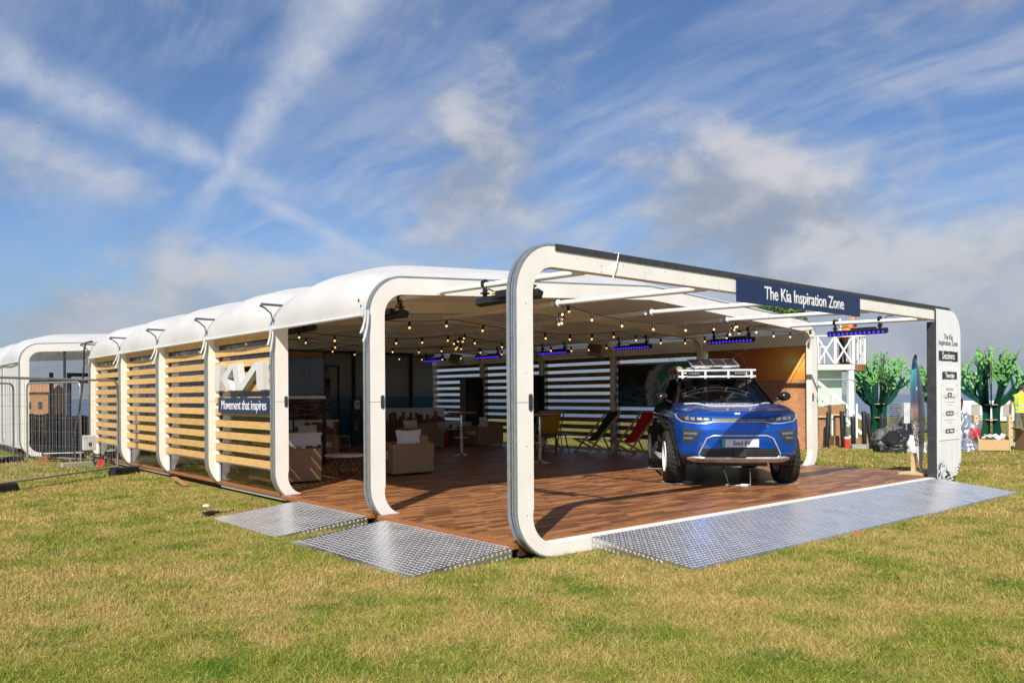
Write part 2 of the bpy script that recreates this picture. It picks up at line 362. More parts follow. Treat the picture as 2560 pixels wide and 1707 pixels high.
def tufts(nc, per, h0, h1):
    dd = np.sqrt(nr.uniform(3.2 ** 2, 13 ** 2, nc)); ll = nr.uniform(-1, 1, nc) * (0.68 * dd + 1.2); out_ = []
    cx_ = CAM.x + ax_v.x * dd + ax_r.x * ll; cy_ = CAM.y + ax_v.y * dd + ax_r.y * ll
    x = np.repeat(cx_, per) + nr.normal(0, .045, nc * per); y = np.repeat(cy_, per) + nr.normal(0, .045, nc * per)
    bad = ((x > -.02) & (x < 9.9) & (y > -.05) & (y < 15.4)) | ((x > -1.12) & (x < .2) & (y > 0.05) & (y < 4.7)) | ((x > .9) & (x < 9.1) & (y > -1.30) & (y < .2)); x, y = x[~bad], y[~bad]; n = len(x)
    h = nr.uniform(h0, h1, n); a = nr.uniform(0, 6.283, n); b = nr.uniform(0, 6.283, n); le = np.abs(nr.normal(0, .9, n)) * h; wv = .0032
    V = np.zeros((n, 3, 3)); V[:, 0, 0] = x - np.cos(a) * wv; V[:, 0, 1] = y - np.sin(a) * wv; V[:, 1, 0] = x + np.cos(a) * wv; V[:, 1, 1] = y + np.sin(a) * wv; V[:, 2, 0] = x + np.cos(b) * le; V[:, 2, 1] = y + np.sin(b) * le; V[:, 2, 2] = h
    return V.reshape(-1, 3), nr.uniform(0, .62, n)
def straws(n, d1):
    dd = np.sqrt(nr.uniform(3.1 ** 2, d1 ** 2, n)); ll = nr.uniform(-1, 1, n) * (0.68 * dd + 1.2); x = CAM.x + ax_v.x * dd + ax_r.x * ll; y = CAM.y + ax_v.y * dd + ax_r.y * ll
    bad = ((x > -.05) & (x < 9.9) & (y > -.05) & (y < 15.4)) | ((x > -1.15) & (x < .2) & (y > 0.0) & (y < 4.7)) | ((x > .9) & (x < 9.1) & (y > -1.32) & (y < .2)); x, y = x[~bad], y[~bad]; n = len(x)
    a = nr.uniform(0, 6.283, n); L_ = nr.uniform(.02, .06, n); z = nr.uniform(.006, .028, n); V = np.zeros((n, 3, 3)); V[:, 0, 0] = x; V[:, 0, 1] = y; V[:, 0, 2] = z; V[:, 1, 0] = x + .0016; V[:, 1, 1] = y + .0012; V[:, 1, 2] = z + .0016; V[:, 2, 0] = x + np.cos(a) * L_; V[:, 2, 1] = y + np.sin(a) * L_; V[:, 2, 2] = z + nr.uniform(-.004, .02, n)
    return V.reshape(-1, 3), nr.uniform(.93, 1, n)
LAY = [tufts(1500, 40, .020, .058), straws(5000, 9), blades(3.0, 6.0, 6000, .012, .036, .0024), blades(6.0, 9.5, 2900, .014, .038, .0034), blades(9.5, 15, 1000, .016, .040, .0052), blades(15, 30, 170, .025, .055, .010)]
V = np.concatenate([l[0] for l in LAY]).astype(np.float32); T = np.concatenate([l[1] for l in LAY]).astype(np.float32); n = len(T)
me = bpy.data.meshes.new('grass'); me.vertices.add(3 * n); me.vertices.foreach_set('co', V.ravel()); me.loops.add(3 * n); me.loops.foreach_set('vertex_index', np.arange(3 * n, dtype=np.int32))
me.polygons.add(n); me.polygons.foreach_set('loop_start', np.arange(0, 3 * n, 3, dtype=np.int32)); me.update()
at = me.attributes.new('tint', 'FLOAT', 'FACE'); at.data.foreach_set('value', T); me.materials.append(M_blade)
go = link('grass', me); tag(go, 'short mown lawn of green and straw coloured grass', 'grass', kind='stuff')
print('blades', n)
# ================================================================== pavilion
B = 2.5724; LX = 10.0; DZ = 0.145
M_cream = mat('cream_paint', (0.88, 0.845, 0.775), 0.42, var=0.02, scale=2.0, bump=0.03, bscale=5)
M_white = mat('white_paint', (0.85, 0.84, 0.81), 0.40, var=0.02, scale=3.0)
M_alu = mat('grey_aluminium', (0.50, 0.52, 0.53), 0.38, 0.75, var=0.05, scale=12)
M_dark = mat('dark_grey_plastic', (0.045, 0.046, 0.050), 0.5, var=0.1)
M_black = mat('black_metal', (0.012, 0.012, 0.013), 0.45, var=0.1)
M_rubber = mat('black_rubber', (0.016, 0.016, 0.017), 0.75, var=0.15, bump=0.15, bscale=60)
M_pvc = mat('white_membrane', (0.78, 0.775, 0.76), 0.38, var=0.025, scale=1.1, bump=0.10, bscale=3.2, trans=0.30)
M_liner = mat('ceiling_liner', (0.84, 0.79, 0.70), 0.6, var=0.03, scale=1.5, trans=0.30)
M_tan = mat('tan_gasket', (0.60, 0.58, 0.52), 0.6)
def rib_path(gable, full):
    """outer outline of a rib with outward normals, from left foot round to right foot"""
    H, r_ = 2.93, 0.48; ap = 0.27 if gable else 0.0; pts = []
    def arc(cx, cz, a0, a1, n=10):
        for i in range(n + 1):
            a = R(a0 + (a1 - a0) * i / n); pts.append(((cx + r_ * math.cos(a), cz + r_ * math.sin(a)), (math.cos(a), math.sin(a))))
    arc(r_, r_, 270, 180, 14); arc(r_, H - r_, 180, 90)
    if gable:
        sl = math.atan2(ap, 5 - r_)
        for i in range(1, 24):
            x = r_ + (LX - 2 * r_) * i / 24; z = H + ap * (1 - abs(x - 5) / (5 - r_)); n_ = (-math.sin(sl) if x < 5 else math.sin(sl), math.cos(sl))
            if abs(x - 5) < .01: n_ = (0, 1)
            pts.append(((x, z), n_))
    arc(LX - r_, H - r_, 90, 0); arc(LX - r_, r_, 0, -90, 14)
    return pts
def split_path(pts, zc, gap):
    """left lower leg / arch / right lower leg, cut at height zc"""
    lo, up, rt = [], [], []; mid = len(pts) // 2
    for i, p in enumerate(pts):
        if p[0][1] < zc: (lo if i < mid else rt).append(p)
        else: up.append(p)
    lo.append(((0, zc - gap), (-1, 0))); up.insert(0, ((0, zc + gap), (-1, 0))); up.append(((LX, zc + gap), (1, 0))); rt.insert(0, ((LX, zc - gap), (1, 0)))
    return lo, up, rt
def sweep(mb, pts, d0, d1, y0, y1, m=0):
    vs = []
    for (p, n_) in pts:
        dd = d1 - (.080 * max(0, -n_[1]) if d1 > .1 else 0); o = (p[0] - n_[0] * d0, p[1] - n_[1] * d0); i = (p[0] - n_[0] * dd, p[1] - n_[1] * dd)
        vs += [(o[0], y0, o[1]), (o[0], y1, o[1]), (i[0], y1, i[1]), (i[0], y0, i[1])]
    N = len(pts); fs = [(4 * k + a, 4 * k + (a + 1) % 4, 4 * k + 4 + (a + 1) % 4, 4 * k + 4 + a) for k in range(N - 1) for a in range(4)] + [(0, 1, 2, 3), (4 * N - 1, 4 * N - 2, 4 * N - 3, 4 * N - 4)]
    mb.add(vs, fs, m)
RW, RD = 0.215, 0.115
def latch(mb, x, z, yface):
    pr = [(x + .024 * math.cos(a), z + .055 + .024 * math.sin(a)) for a in [math.pi * i / 8 for i in range(9)]] + [(x + .024 * math.cos(a), z - .055 + .024 * math.sin(a)) for a in [math.pi + math.pi * i / 8 for i in range(9)]]
    mb.prism(pr, lambda u, v, d_: (u, d_, v), yface, yface - .006)
BOLT = MB().lathe([(0.007, -0.010), (0.007, -.004), (.003, -.002)], 8, axis='X').mesh('bolt', M_alu)
DOT = MB().lathe([(0.0055, -.002), (0.003, .001)], 7, axis='Y').mesh('screw', M_dark)
def build_rib(parent, y, gable, full, joint=True, latches=True):
    lo, up, rt = split_path(rib_path(gable, full), 1.45, 0.0025)
    m_ = MB(); sweep(m_, up, 0.012, RW, 0, RD)
    rb = part('rib', m_, M_cream, parent, smooth=35); rb.location = (0, y, 0)
    for q in (lo, rt):
        m_ = MB(); sweep(m_, q, 0.012, RW, 0, RD); part('leg', m_, M_cream, rb, smooth=35)
    al = MB(); allp = rib_path(gable, full)
    for a, b_ in ((-0.004, 0.026), (0.040, 0.060), (0.074, RD + .004)): sweep(al, allp, -0.004 if a < 0 or b_ > .1 else 0.0, 0.013, a, b_)
    part('edge_rail', al, M_alu, rb, smooth=35)
    gk = MB(); sweep(gk, allp, 0.004, 0.0118, 0.026, 0.074); part('rail_groove', gk, M_rubber, rb, smooth=35)
    if latches:
        for x in (RW - .035, LX - RW + .035):
            l_ = MB(); latch(l_, x, 1.45, -0.0005); lp = part('latch_plate', l_, M_dark, rb)
        for z in (.8, 1.1, 1.75, 2.05): link('bolt', BOLT, rb).location = (-.0005, .05, z)
    return rb
PAV = thing('pavilion', 'long white rounded-frame event pavilion with slatted sides and bulging roof', 'pavilion')
for k in range(7): build_rib(PAV, k * B, k > 0, k == 0)
# front frame: dark capping strip and screw dots
m_ = MB(); m_.box(0.50, 9.60, -0.012, RD + .01, 2.874, 2.938); part('capping_strip', m_, M_dark, PAV, bevel=.004)
for i in range(26):
    for z in ((2.79, 2.73) if i % 2 else (2.83,)): link('screw', DOT, PAV).location = (.80 + i * .33, 0, z)
for z in (.42, 1.05, 1.72, 2.35): link('screw', DOT, PAV).location = (.13, 0, z)
m_ = MB(); m_.tube([(1.28, -.016, 2.62 + .06), (1.33, -.018, 2.80), (1.37, -.018, 2.945), (1.37, .06, 2.95)], 0.006, 6); part('cable_tie', m_, M_white, PAV)
m_ = MB(); m_.box(.479, 9.2, .0, RD, .002, .137); part('sill_beam', m_, M_cream, PAV, bevel=.003)
# roof membranes
path_g = rib_path(True, False)
def eave_path():
    q = [((0, 2.455 - 0), (-1, 0))] + [p for p in path_g if p[0][1] > 2.46] + [((LX, 2.455), (1, 0))]
    out_ = []
    for a, b_ in zip(q[:-1], q[1:]):
        L_ = math.dist(a[0], b_[0]); n = max(1, int(L_ / 0.16))
        for i in range(n):
            f = i / n; out_.append(((a[0][0] + (b_[0][0] - a[0][0]) * f, a[0][1] + (b_[0][1] - a[0][1]) * f), (a[1][0] + (b_[1][0] - a[1][0]) * f, a[1][1] + (b_[1][1] - a[1][1]) * f)))
    out_.append(q[-1]); return out_
EP = eave_path(); arc = [0]
for a, b_ in zip(EP[:-1], EP[1:]): arc.append(arc[-1] + math.dist(a[0], b_[0]))
def roof_panel(parent, y0, nY=16, name='roof_panel', kk=0):
    m_ = MB(); rr = random.Random(kk); ph = [rr.uniform(0, 6) for _ in range(6)]
    def f(u, v):
        i = min(int(round(u * (len(EP) - 1))), len(EP) - 1); p, n_ = EP[i]; s1 = min(arc[i], arc[-1] - arc[i]); rp = min(1, s1 / 1.5); rp = rp * rp * (3 - 2 * rp) * 0.80 + .20 * min(1, s1 / .25)
        bl = 0.300 * math.sin(math.pi * v) ** 0.95 * rp + 0.006
        bl += 0.006 * math.sin(9 * v + ph[0] + 2 * arc[i]) * math.sin(math.pi * v) * rp
        return (p[0] + n_[0] * bl, y0 + .055 + v * (B - 0.0), p[1] + n_[1] * bl)
    m_.grid(f, len(EP) - 1, nY)
    o = part(name, m_, M_pvc, parent, smooth=60, recalc=False)
    for sgn, x in ((-1, -.012), (1, LX + .012)):
        e = MB(); e.tube([(x, y0 + .12, 2.452), (x + sgn * .035, y0 + B * .5, 2.448), (x, y0 + B, 2.452)], .020, 8); part('hem', e, M_pvc, o, smooth=60)
    return o
for k in range(1, 6): roof_panel(PAV, k * B, kk=k)
# ceiling liner strips between beams, drawn panel edges
for k in range(1, 6):
    for x0, x1 in ((0.35, 4.98), (5.02, 9.65)):
        m_ = MB(); z = lambda x: 2.93 + .27 * (1 - abs(x - 5) / 4.52) - RW + .165
        y0, y1 = k * B + RD + .01, (k + 1) * B - .01
        m_.add([(x0, y0, z(x0)), (x1, y0, z(x1)), (x1, y1, z(x1)), (x0, y1, z(x0)), (x0, y0, z(x0) + .012), (x1, y0, z(x1) + .012), (x1, y1, z(x1) + .012), (x0, y1, z(x0) + .012)], [(0, 3, 2, 1), (4, 5, 6, 7), (0, 1, 5, 4), (1, 2, 6, 5), (2, 3, 7, 6), (3, 0, 4, 7)])
        part('ceiling_panel', m_, M_liner, PAV)
m_ = MB(); m_.add([(.2, 15.30, 2.69), (9.8, 15.30, 2.69), (9.8, 15.30, 2.86), (5, 15.30, 3.12), (.2, 15.30, 2.86), (.2, 15.32, 2.69), (9.8, 15.32, 2.69), (9.8, 15.32, 2.86), (5, 15.32, 3.12), (.2, 15.32, 2.86)], [(0, 1, 2, 3, 4), (9, 8, 7, 6, 5), (0, 5, 6, 1), (1, 6, 7, 2), (2, 7, 8, 3), (3, 8, 9, 4), (4, 9, 5, 0)]); part('gable_panel', m_, M_cream, PAV)
# purlin tubes
for k in range(6):
    for x in (1, 3, 5, 7, 9):
        m_ = MB(); zz = 2.79; m_.tube([(x, k * B + RD + .0, zz if k else 2.735), (x, (k + 1) * B - .002, zz)], 0.034, 12)
        m_.lathe([(.05, 0), (.05, .02)], 12, (x, (k + 1) * B - .022, zz), axis='Y'); part('purlin', m_, M_white, PAV, smooth=40)
# side walls
M_slat = mat('birch_slat', (0.52, 0.30, 0.095), 0.55, var=0.05, scale=5, stretch=(20, 1.2, 8), col2=(0.66, 0.42, 0.16), objvar=0.10)
M_glass = glass_mat('tinted_glass', (0.72, 0.72, 0.71))
slat_me = MB(); slat_me.box(-.016, .016, 0, B - RD - .02, -.054, .054); slat_me = slat_me.mesh('slat', M_slat, bevel=.003)
ZS = [0.535 + i * 0.1873 for i in range(11)]
def slats(x, k, zs=ZS):
    for z in zs:
        o = link('slat', slat_me, PAV); o.location = (x, k * B + RD + .01, z + rng.uniform(-.003, .003)); o.rotation_euler = (rng.uniform(-.0012, .0012), 0, 0)
for k in (2, 3, 4, 5):
    slats(.145, k)
    for yy in (k * B + RD + .012, (k + 1) * B - .052):
        m_ = MB(); m_.box(.163, .193, yy, yy + .04, DZ, 2.5); part('slat_batten', m_, M_white, PAV)
    for i in range(2):
        m_ = MB(); y0 = k * B + RD + .01 + i * (B - RD - .02) / 2; m_.box(.200, .206, y0 + .004, y0 + (B - RD - .02) / 2 - .004, DZ + .01, 2.46); part('glass_pane', m_, M_glass, PAV)
    m_ = MB(); m_.box(.130, .215, k * B + RD + .005, (k + 1) * B - .005, 2.462, 2.50); part('head_rail', m_, M_alu, PAV)
    m_ = MB(); m_.box(.150, .200, k * B + RD + .005, (k + 1) * B - .005, .455, .478); part('sill_rail', m_, M_alu, PAV)
M_clear = glass_mat('clear_glass', (0.86, 0.88, 0.90))
for k in (2, 3, 4, 5):
    slats(9.875, k, [z for z in ZS])
    for yy in (k * B + RD + .012, (k + 1) * B - .052):
        m_ = MB(); m_.box(9.83, 9.857, yy, yy + .04, DZ, 2.5); part('slat_batten', m_, M_white, PAV)
    for i in range(2):
        m_ = MB(); y0 = k * B + RD + .01 + i * (B - RD - .02) / 2; m_.box(9.815, 9.821, y0 + .004, y0 + (B - RD - .02) / 2 - .004, DZ + .01, 2.46); part('glass_pane', m_, M_clear, PAV)
for k in range(1, 6):
    m_ = MB(); m_.box(9.80, 9.90, k * B + RD + .005, (k + 1) * B - .005, 2.475, 2.70); part('eave_fascia', m_, M_cream, PAV)
    if k > 1: m_ = MB(); m_.box(.22, .25, k * B + RD + .005, (k + 1) * B - .005, 2.475, 2.70); part('eave_fascia', m_, M_cream, PAV)
# base tubes under the left edge
for k in (2, 4, 5):
    m_ = MB(); m_.tube([(.25, k * B + RD, .062), (.25, (k + 1) * B, .062)], .030, 10); part('base_tube', m_, M_white, PAV, smooth=40)
# hoops with straps on the left side
M_foam = mat('grey_foam', (0.10, 0.105, 0.11), 0.8, var=0.1)
for k in range(2, 7):
    y = k * B - .018
    hp = MB(); hp.tube([(.03, y + .02, 2.53), (-.03, y - .01, 2.60), (-.05, y - .03, 2.66), (-.15, y - .05, 2.735), (-.22, y - .05, 2.765), (-.20, y - .05, 2.785), (-.05, y - .04, 2.785), (.13, y - .03, 2.785), (.155, y - .02, 2.765), (.14, y - .015, 2.72), (.04, y - .005, 2.64), (-.008, y - .005, 2.52)], [.010] * 3 + [.012, .018, .018, .018, .018, .018, .012, .010, .008], 8)
    part('tension_hoop', hp, M_foam, PAV, smooth=60)
for k in range(1, 7):
    y = k * B - .012
    st = MB(); j = rng.uniform(-.04, .04)
    for dx_, L_ in ((0, .36), (-.035, .27)):
        st.grid(lambda u, v: (-.018 - .055 * v * v + dx_ + j * v * v + (u - .5) * .032, y - .012 - .02 * v + .006 * math.sin(u * 6), 2.50 - v * L_), 3, 8)
    o = part('strap', st, M_pvc, PAV, smooth=60)
m_ = MB()
for k in (1,): m_.lathe([(.022, -.014), (.012, -.02)], 12, (-.03, k * B + .14, 2.62), axis='X')
part('eyelet', m_, M_dark, PAV)
# ------------------------------------------------------------------ deck
M_wood = mat('deck_strip', (0.175, 0.068, 0.026), 0.42, var=0.10, scale=3.0, stretch=(2.5, 40, 1), bump=0.10, bscale=40, attr='tint', spec=0.4, col2=(0.30, 0.135, 0.055))
M_deckedge = mat('deck_edge', (0.30, 0.12, 0.04), 0.5, var=0.12, stretch=(6, 1, 10))
m_ = MB(); m_.box(.262, 9.84, .13, 15.30, .03, DZ - .004); m_.box(.16, .2615, .13, 2 * B - .02, .03, DZ - .004); deck = struct('deck', m_, mat('deck_joint', (0.055, 0.022, 0.010), 0.8))
for y0, y1 in [(.135, B - .01)] + [(k * B + RD + .01, (k + 1) * B - .01) for k in range(1, 6)]:
    xo = .0 if y0 < 2 * B - .5 else .102
    m_ = MB(); m_.box(.085 + xo, .1595 + xo, y0 + .01, y1 - .01, .095, DZ + .004); part('edge_board', m_, M_deckedge, deck, bevel=.006)
m_ = MB(); m_.box(.22, 8.95, .1165, .205, .10, DZ + .003); part('edge_board', m_, M_deckedge, deck, bevel=.004)
m_ = MB(); m_.box(.36, .37, .3, 15.2, .0, .094); part('void_shade_sheet', m_, M_black, deck)  # added black sheet that stands in for the shade below the deck
SL, SW = .40, .0762; pcs = []
nx, ny = int(9.66 / SL) + 1, int(15.05 / SW)
for j in range(ny):
    off = (j * 0.37 % 1.0) * SL if (j // 1) % 2 else ((j * .61) % 1.0) * SL
    y = .212 + j * SW; x = .162 - off
    while x < 9.83:
        x0, x1 = max(x, .162 if y < 2 * B - .1 else .264), min(x + SL, 9.838)
        if x1 - x0 > .05: pcs.append((x0, x1, y, y + SW))
        x += SL
def plank_rank(p): return (p[0] - CAM.x) ** 2 + (p[2] - CAM.y) ** 2
pcs.sort(key=plank_rank); near = [p for p in pcs if abs((p[1] - p[0]) - SL) < 1e-6][:300]; ns = set(near); rest = [p for p in pcs if p not in ns]
def tint_attr(me, vals):
    a = me.attributes.new('tint', 'FLOAT', 'FACE'); a.data.foreach_set('value', vals)
plank_meshes = []
for i in range(14):
    m_ = MB(); g_ = .0016; b_ = .0012
    m_.add([(g_, g_, -.006), (SL - g_, g_, -.006), (SL - g_, SW - g_, -.006), (g_, SW - g_, -.006), (g_, g_, -b_), (SL - g_, g_, -b_), (SL - g_, SW - g_, -b_), (g_, SW - g_, -b_), (g_ + b_, g_ + b_, 0), (SL - g_ - b_, g_ + b_, 0), (SL - g_ - b_, SW - g_ - b_, 0), (g_ + b_, SW - g_ - b_, 0)],
           [(a, (a + 1) % 4, 4 + (a + 1) % 4, 4 + a) for a in range(4)] + [(4 + a, 4 + (a + 1) % 4, 8 + (a + 1) % 4, 8 + a) for a in range(4)] + [(8, 9, 10, 11)])
    me = m_.mesh('plank', M_wood, recalc=False); tint_attr(me, [i / 13.0] * len(me.polygons)); plank_meshes.append(me)
for p in near:
    o = link('plank', rng.choice(plank_meshes), deck); o.location = (p[0], p[2], DZ + rng.uniform(-.0006, .0008))
m_ = MB(); tv = []
for p in rest:
    g_ = .0016; z = DZ + rng.uniform(-.0006, .0008); x0, x1, y0, y1 = p[0] + g_, p[1] - g_, p[2] + g_, p[3] - g_
    m_.add([(x0, y0, z), (x1, y0, z), (x1, y1, z), (x0, y1, z), (x0, y0, z - .006), (x1, y0, z - .006), (x1, y1, z - .006), (x0, y1, z - .006)], [(0, 1, 2, 3), (4, 5, 1, 0), (5, 6, 2, 1), (6, 7, 3, 2), (7, 4, 0, 3)]); tv += [rng.randint(0, 13) / 13.0] * 5
me = m_.mesh('planks', M_wood, recalc=False); tint_attr(me, tv); o = part('planks', me, None, deck); o['kind'] = 'stuff'
# ------------------------------------------------------------------ ramps
M_plate = mat('chequer_plate', (0.66, 0.665, 0.68), 0.30, 0.95, var=0.05, scale=4, bump=0.05, bscale=9)
M_plate2 = mat('chequer_lozenge', (0.88, 0.88, 0.88), 0.40, 0.60, var=0.03, scale=4)
def ramp(name, label, O, U, Vd, Lu, Lv, zt, side_rows=True):
    """O top-edge corner, U along the top edge, Vd outwards/downhill"""
    O, U, Vd = Vector(O), Vector(U), Vector(Vd); t = thing(name, label, 'ramp', (0, 0, 0), 0, None)
    z0, z1 = zt, .008; P3 = lambda u, v, h=0.0: O + U * u + Vd * v + Vector((0, 0, z0 + (z1 - z0) * v / Lv + h))
    m_ = MB(); A, Bb, C_, D_ = P3(0, 0), P3(Lu, 0), P3(Lu, Lv), P3(0, Lv); dn = Vector((0, 0, 1))
    gz = lambda p: Vector((p.x, p.y, -.01)); m_.add([A, Bb, C_, D_, gz(A), gz(Bb), gz(C_), gz(D_)], [(0, 1, 2, 3), (0, 3, 7, 4), (1, 5, 6, 2), (2, 6, 7, 3), (0, 4, 5, 1)])
    part('ramp_sheet', m_, M_plate, t)
    q = MB(); sp = .052; a_, b_, h_ = .025, .012, .003
    def loz(c, e1, e2, n_):
        q.add([c + e1 * a_, c + e2 * b_, c - e1 * a_, c - e2 * b_, c + e1 * a_ * .55 + n_ * h_, c + e2 * b_ * .5 + n_ * h_, c - e1 * a_ * .55 + n_ * h_, c - e2 * b_ * .5 + n_ * h_], [(0, 1, 5, 4), (1, 2, 6, 5), (2, 3, 7, 6), (3, 0, 4, 7), (4, 5, 6, 7)])
    sl = (P3(0, 1) - P3(0, 0)).normalized(); n_ = U.cross(sl).normalized(); n_ = n_ if n_.z > 0 else -n_
    for i in range(int(Lu / sp)):
        for j in range(int(Lv / sp)):
            s1 = 1 if (i + j) % 2 else -1; e1 = (U + sl * s1).normalized(); e2 = n_.cross(e1); loz(P3((i + .5) * sp, (j + .5) * sp, .0004), e1, e2, n_)
    for uu, nn in ((0, -U), (Lu, U)):
        for j in range(int(Lv / sp)):
            zt_ = P3(uu, (j + .5) * sp).z; r0 = 0
            while r0 * sp + .03 < zt_ - .012:
                c = P3(uu, (j + .5) * sp); c.z = zt_ - .026 - r0 * sp; s1 = 1 if (r0 + j) % 2 else -1; e1 = (Vd + Vector((0, 0, 1)) * s1 * 1.0).normalized(); loz(c + nn * .0004, e1 * .8, nn.cross(e1), nn); r0 += 1
    o = part('tread_pattern', q, M_plate2, t, recalc=False); o['kind'] = 'stuff'; return t
ramp('access_ramp', 'smaller chequer plate ramp between the third and second posts of the left side', (.085, 2.755, 0), (0, 1, 0), (-1, 0, 0), 1.86, 1.17, .118)
ramp('access_ramp', 'near chequer plate ramp at the left foot of the open front frame', (.085, .16, 0), (0, 1, 0), (-1, 0, 0), 2.22, 1.14, .118)
for i, (a, b_, nm) in enumerate(((.97, 5.55, 'long front chequer plate ramp section in front of the blue car'), (5.553, 7.25, 'middle front chequer plate ramp section before the pavilion'), (7.253, 9.0, 'end front chequer plate ramp section by the tall session board'))):
    ramp('front_ramp', nm, (a, -.004, 0), (1, 0, 0), (0, -1, 0), b_ - a, 1.24, .132)
# ================================================================== signs, boards, printed panels, lights
M_navy = mat('navy_print', srgb(27, 44, 82), 0.35, var=0.03, scale=2)
M_ink = mat('charcoal_ink', (0.035, 0.036, 0.045), 0.5)
M_letter = mat('white_lettering', (0.83, 0.83, 0.82), 0.45, var=0.01)
FX, FY, FZ = (1, 0, 0), (0, 0, 1), (0, -1, 0)          # print facing -Y
def lettering(txt, size, m, parent, X, Y, Z, loc, sx=1.0, bold=0.0, depth=.002, space=1.0, name='lettering'):
    return place(part(name, text_mesh(txt, size, m, depth, sx, bold, space=space), None, parent), X, Y, Z, loc)
t = thing('sign_board', 'navy name board reading The Kia Inspiration Zone on the front beam', 'sign', (3.41, -.016, 2.60))
m_ = MB(); m_.box(0, 3.0, -.022, 0, 0, .285); part('board', m_, M_navy, t, bevel=.002)
lettering('The Kia Inspiration Zone', .225, M_letter, t, FX, FY, FZ, (1.55, -.0235, .140), sx=.88, bold=.0025, space=.98)
t = thing('sign_board', 'navy strip sign reading Movement that inspires on the slatted side', 'sign', (.098, 7.44, 1.272))
m_ = MB(); m_.box(-.02, .026, -2.01, 0, 0, .235); part('board', m_, M_navy, t, bevel=.002)
lettering('Movement that inspires', .205, M_letter, t, (0, -1, 0), (0, 0, 1), (-1, 0, 0), (-.0215, -1.0, .118), sx=.92, bold=0, space=.97)
def kia_polys():
    return [[(0, 0), (.23, 0), (.29, 1), (.06, 1)], [(.31, .36), (.55, .36), (.98, 1), (.71, 1)], [(.35, .43), (.52, .60), (.86, 0), (.60, 0)],
            [(.83, .999), (1.08, .999), (1.22, .001), (.99, .001)], [(1.00, 0), (1.29, 0), (2.06, 1), (1.79, 1)], [(1.83, .999), (2.10, .999), (2.12, .001), (1.88, .001)]]
M_block = mat('white_block', (.60, .60, .60), .45, var=.01)
t = thing('logo_letters', 'large white block letters KIA standing proud of the slats above the navy strip', 'sign', (.128, 7.50, 1.62))
for i, pl in enumerate(kia_polys()):
    m_ = MB(); k_ = 1.93 / 2.12; m_.prism([(u * k_, v * .41) for u, v in pl], lambda u, v, d_: (-d_, -u, v), 0, .095 + .0008 * i); part('stroke', m_, M_block, t, bevel=.003)
def flat_logo(parent, h, X, Y, Z, loc, m, name='emblem', sx=1.0):
    m_ = MB()
    for i, pl in enumerate(kia_polys()): m_.prism([(u * h * sx, v * h) for u, v in pl], lambda u, v, d_: (u, v, d_), 0, .0015 + .0001 * i)
    return place(part(name, m_, m, parent), X, Y, Z, loc)
# session board
def board_print(t, co):
    x, y, z = t.xyz(co)
    col = t.mix(t.ss(t.noise(t.vm('MULTIPLY', co, (26, 1, 0.7)), 1.0, 6, .65), .35, .72), (0.80, 0.80, 0.81), (0.92, 0.92, 0.92))
    seam = t.ss(t.m('ABSOLUTE', t.m('SUBTRACT', t.m('FRACT', t.m('MULTIPLY', x, 6.2)), .5)), .02, .0)
    col = t.mix(t.m('MULTIPLY', seam, .35), col, (.35, .35, .37))
    wv = t.noise(t.vm('ADD', co, (3.0, 0, 1.2)), 2.6, 5, .6, 1.2)
    crest = t.m('ADD', t.m('ADD', .20, t.m('MULTIPLY', t.m('SINE', t.m('ADD', t.m('MULTIPLY', x, 7.5), .2)), .11)), t.m('MULTIPLY', t.m('SUBTRACT', t.noise(co, 8, 5, .7), .5), .34))
    inside = t.ss(t.m('SUBTRACT', crest, z), -.004, .012)
    ln = t.m('SINE', t.m('ADD', t.m('MULTIPLY', wv, 46), t.m('MULTIPLY', x, 16)))
    ink = t.m('MULTIPLY', inside, t.ss(ln, -.15, .12))
    edge = t.m('MULTIPLY', t.ss(t.m('ABSOLUTE', t.m('SUBTRACT', t.m('SUBTRACT', crest, z), -.03)), .010, .003), t.ss(t.noise(co, 40, 3), .45, .55))
    return t.mix(t.m('MAXIMUM', ink, edge), col, (.030, .032, .045))
M_board = custom('board_print', board_print, .55)
def rr_poly(x0, x1, z0, z1, r_):
    p = [(x0, z0)]; p += [(x1 - r_ + r_ * math.cos(R(a)), z0 + r_ + r_ * math.sin(R(a))) for a in range(-90, 1, 10)]
    p += [(x1 - r_ + r_ * math.cos(R(a)), z1 - r_ + r_ * math.sin(R(a))) for a in range(0, 91, 10)]; return p + [(x0, z1)]
t = thing('session_board', 'tall white session timetable board with rounded outer corners at front frame end', 'sign board', (9.03, -.004, .06))
m_ = MB(); m_.prism(rr_poly(0, .985, 0, 2.83, .42), lambda u, v, d_: (u, d_, v), 0, -.020); part('face_panel', m_, M_board, t, bevel=.0015)
m_ = MB(); m_.box(-.022, -.001, -.018, .125, .08, 2.62); part('side_return', m_, M_dark, t)
m_ = MB(); m_.box(-.022, -.001, -.018, .006, 2.62, 2.815); part('side_return', m_, M_dark, t)
b = t; yq = -.0215
lettering('The Kia', .125, M_ink, b, FX, FY, FZ, (.47, yq, 2.385), sx=.92, bold=0)
lettering('Inspiration Zone', .125, M_ink, b, FX, FY, FZ, (.47, yq, 2.285), sx=.92, bold=0)
def brush(parent, cx_, cz, wd, ht, nm='brush_strip', yy=-.0208):
    rr = random.Random(int(cz * 999)); n = 14; top = [(cx_ - wd / 2 + wd * i / n, cz + ht / 2 * (1 + rr.uniform(-.10, .08)) + .02 * ht) for i in range(n + 1)]; bot = [(cx_ - wd / 2 + wd * i / n, cz - ht / 2 * (1 + rr.uniform(-.10, .08))) for i in range(n, -1, -1)]
    m_ = MB(); m_.prism(top + bot, lambda u, v, d_: (u, d_, v), yy, yy - .001); return part(nm, m_, M_ink, parent)
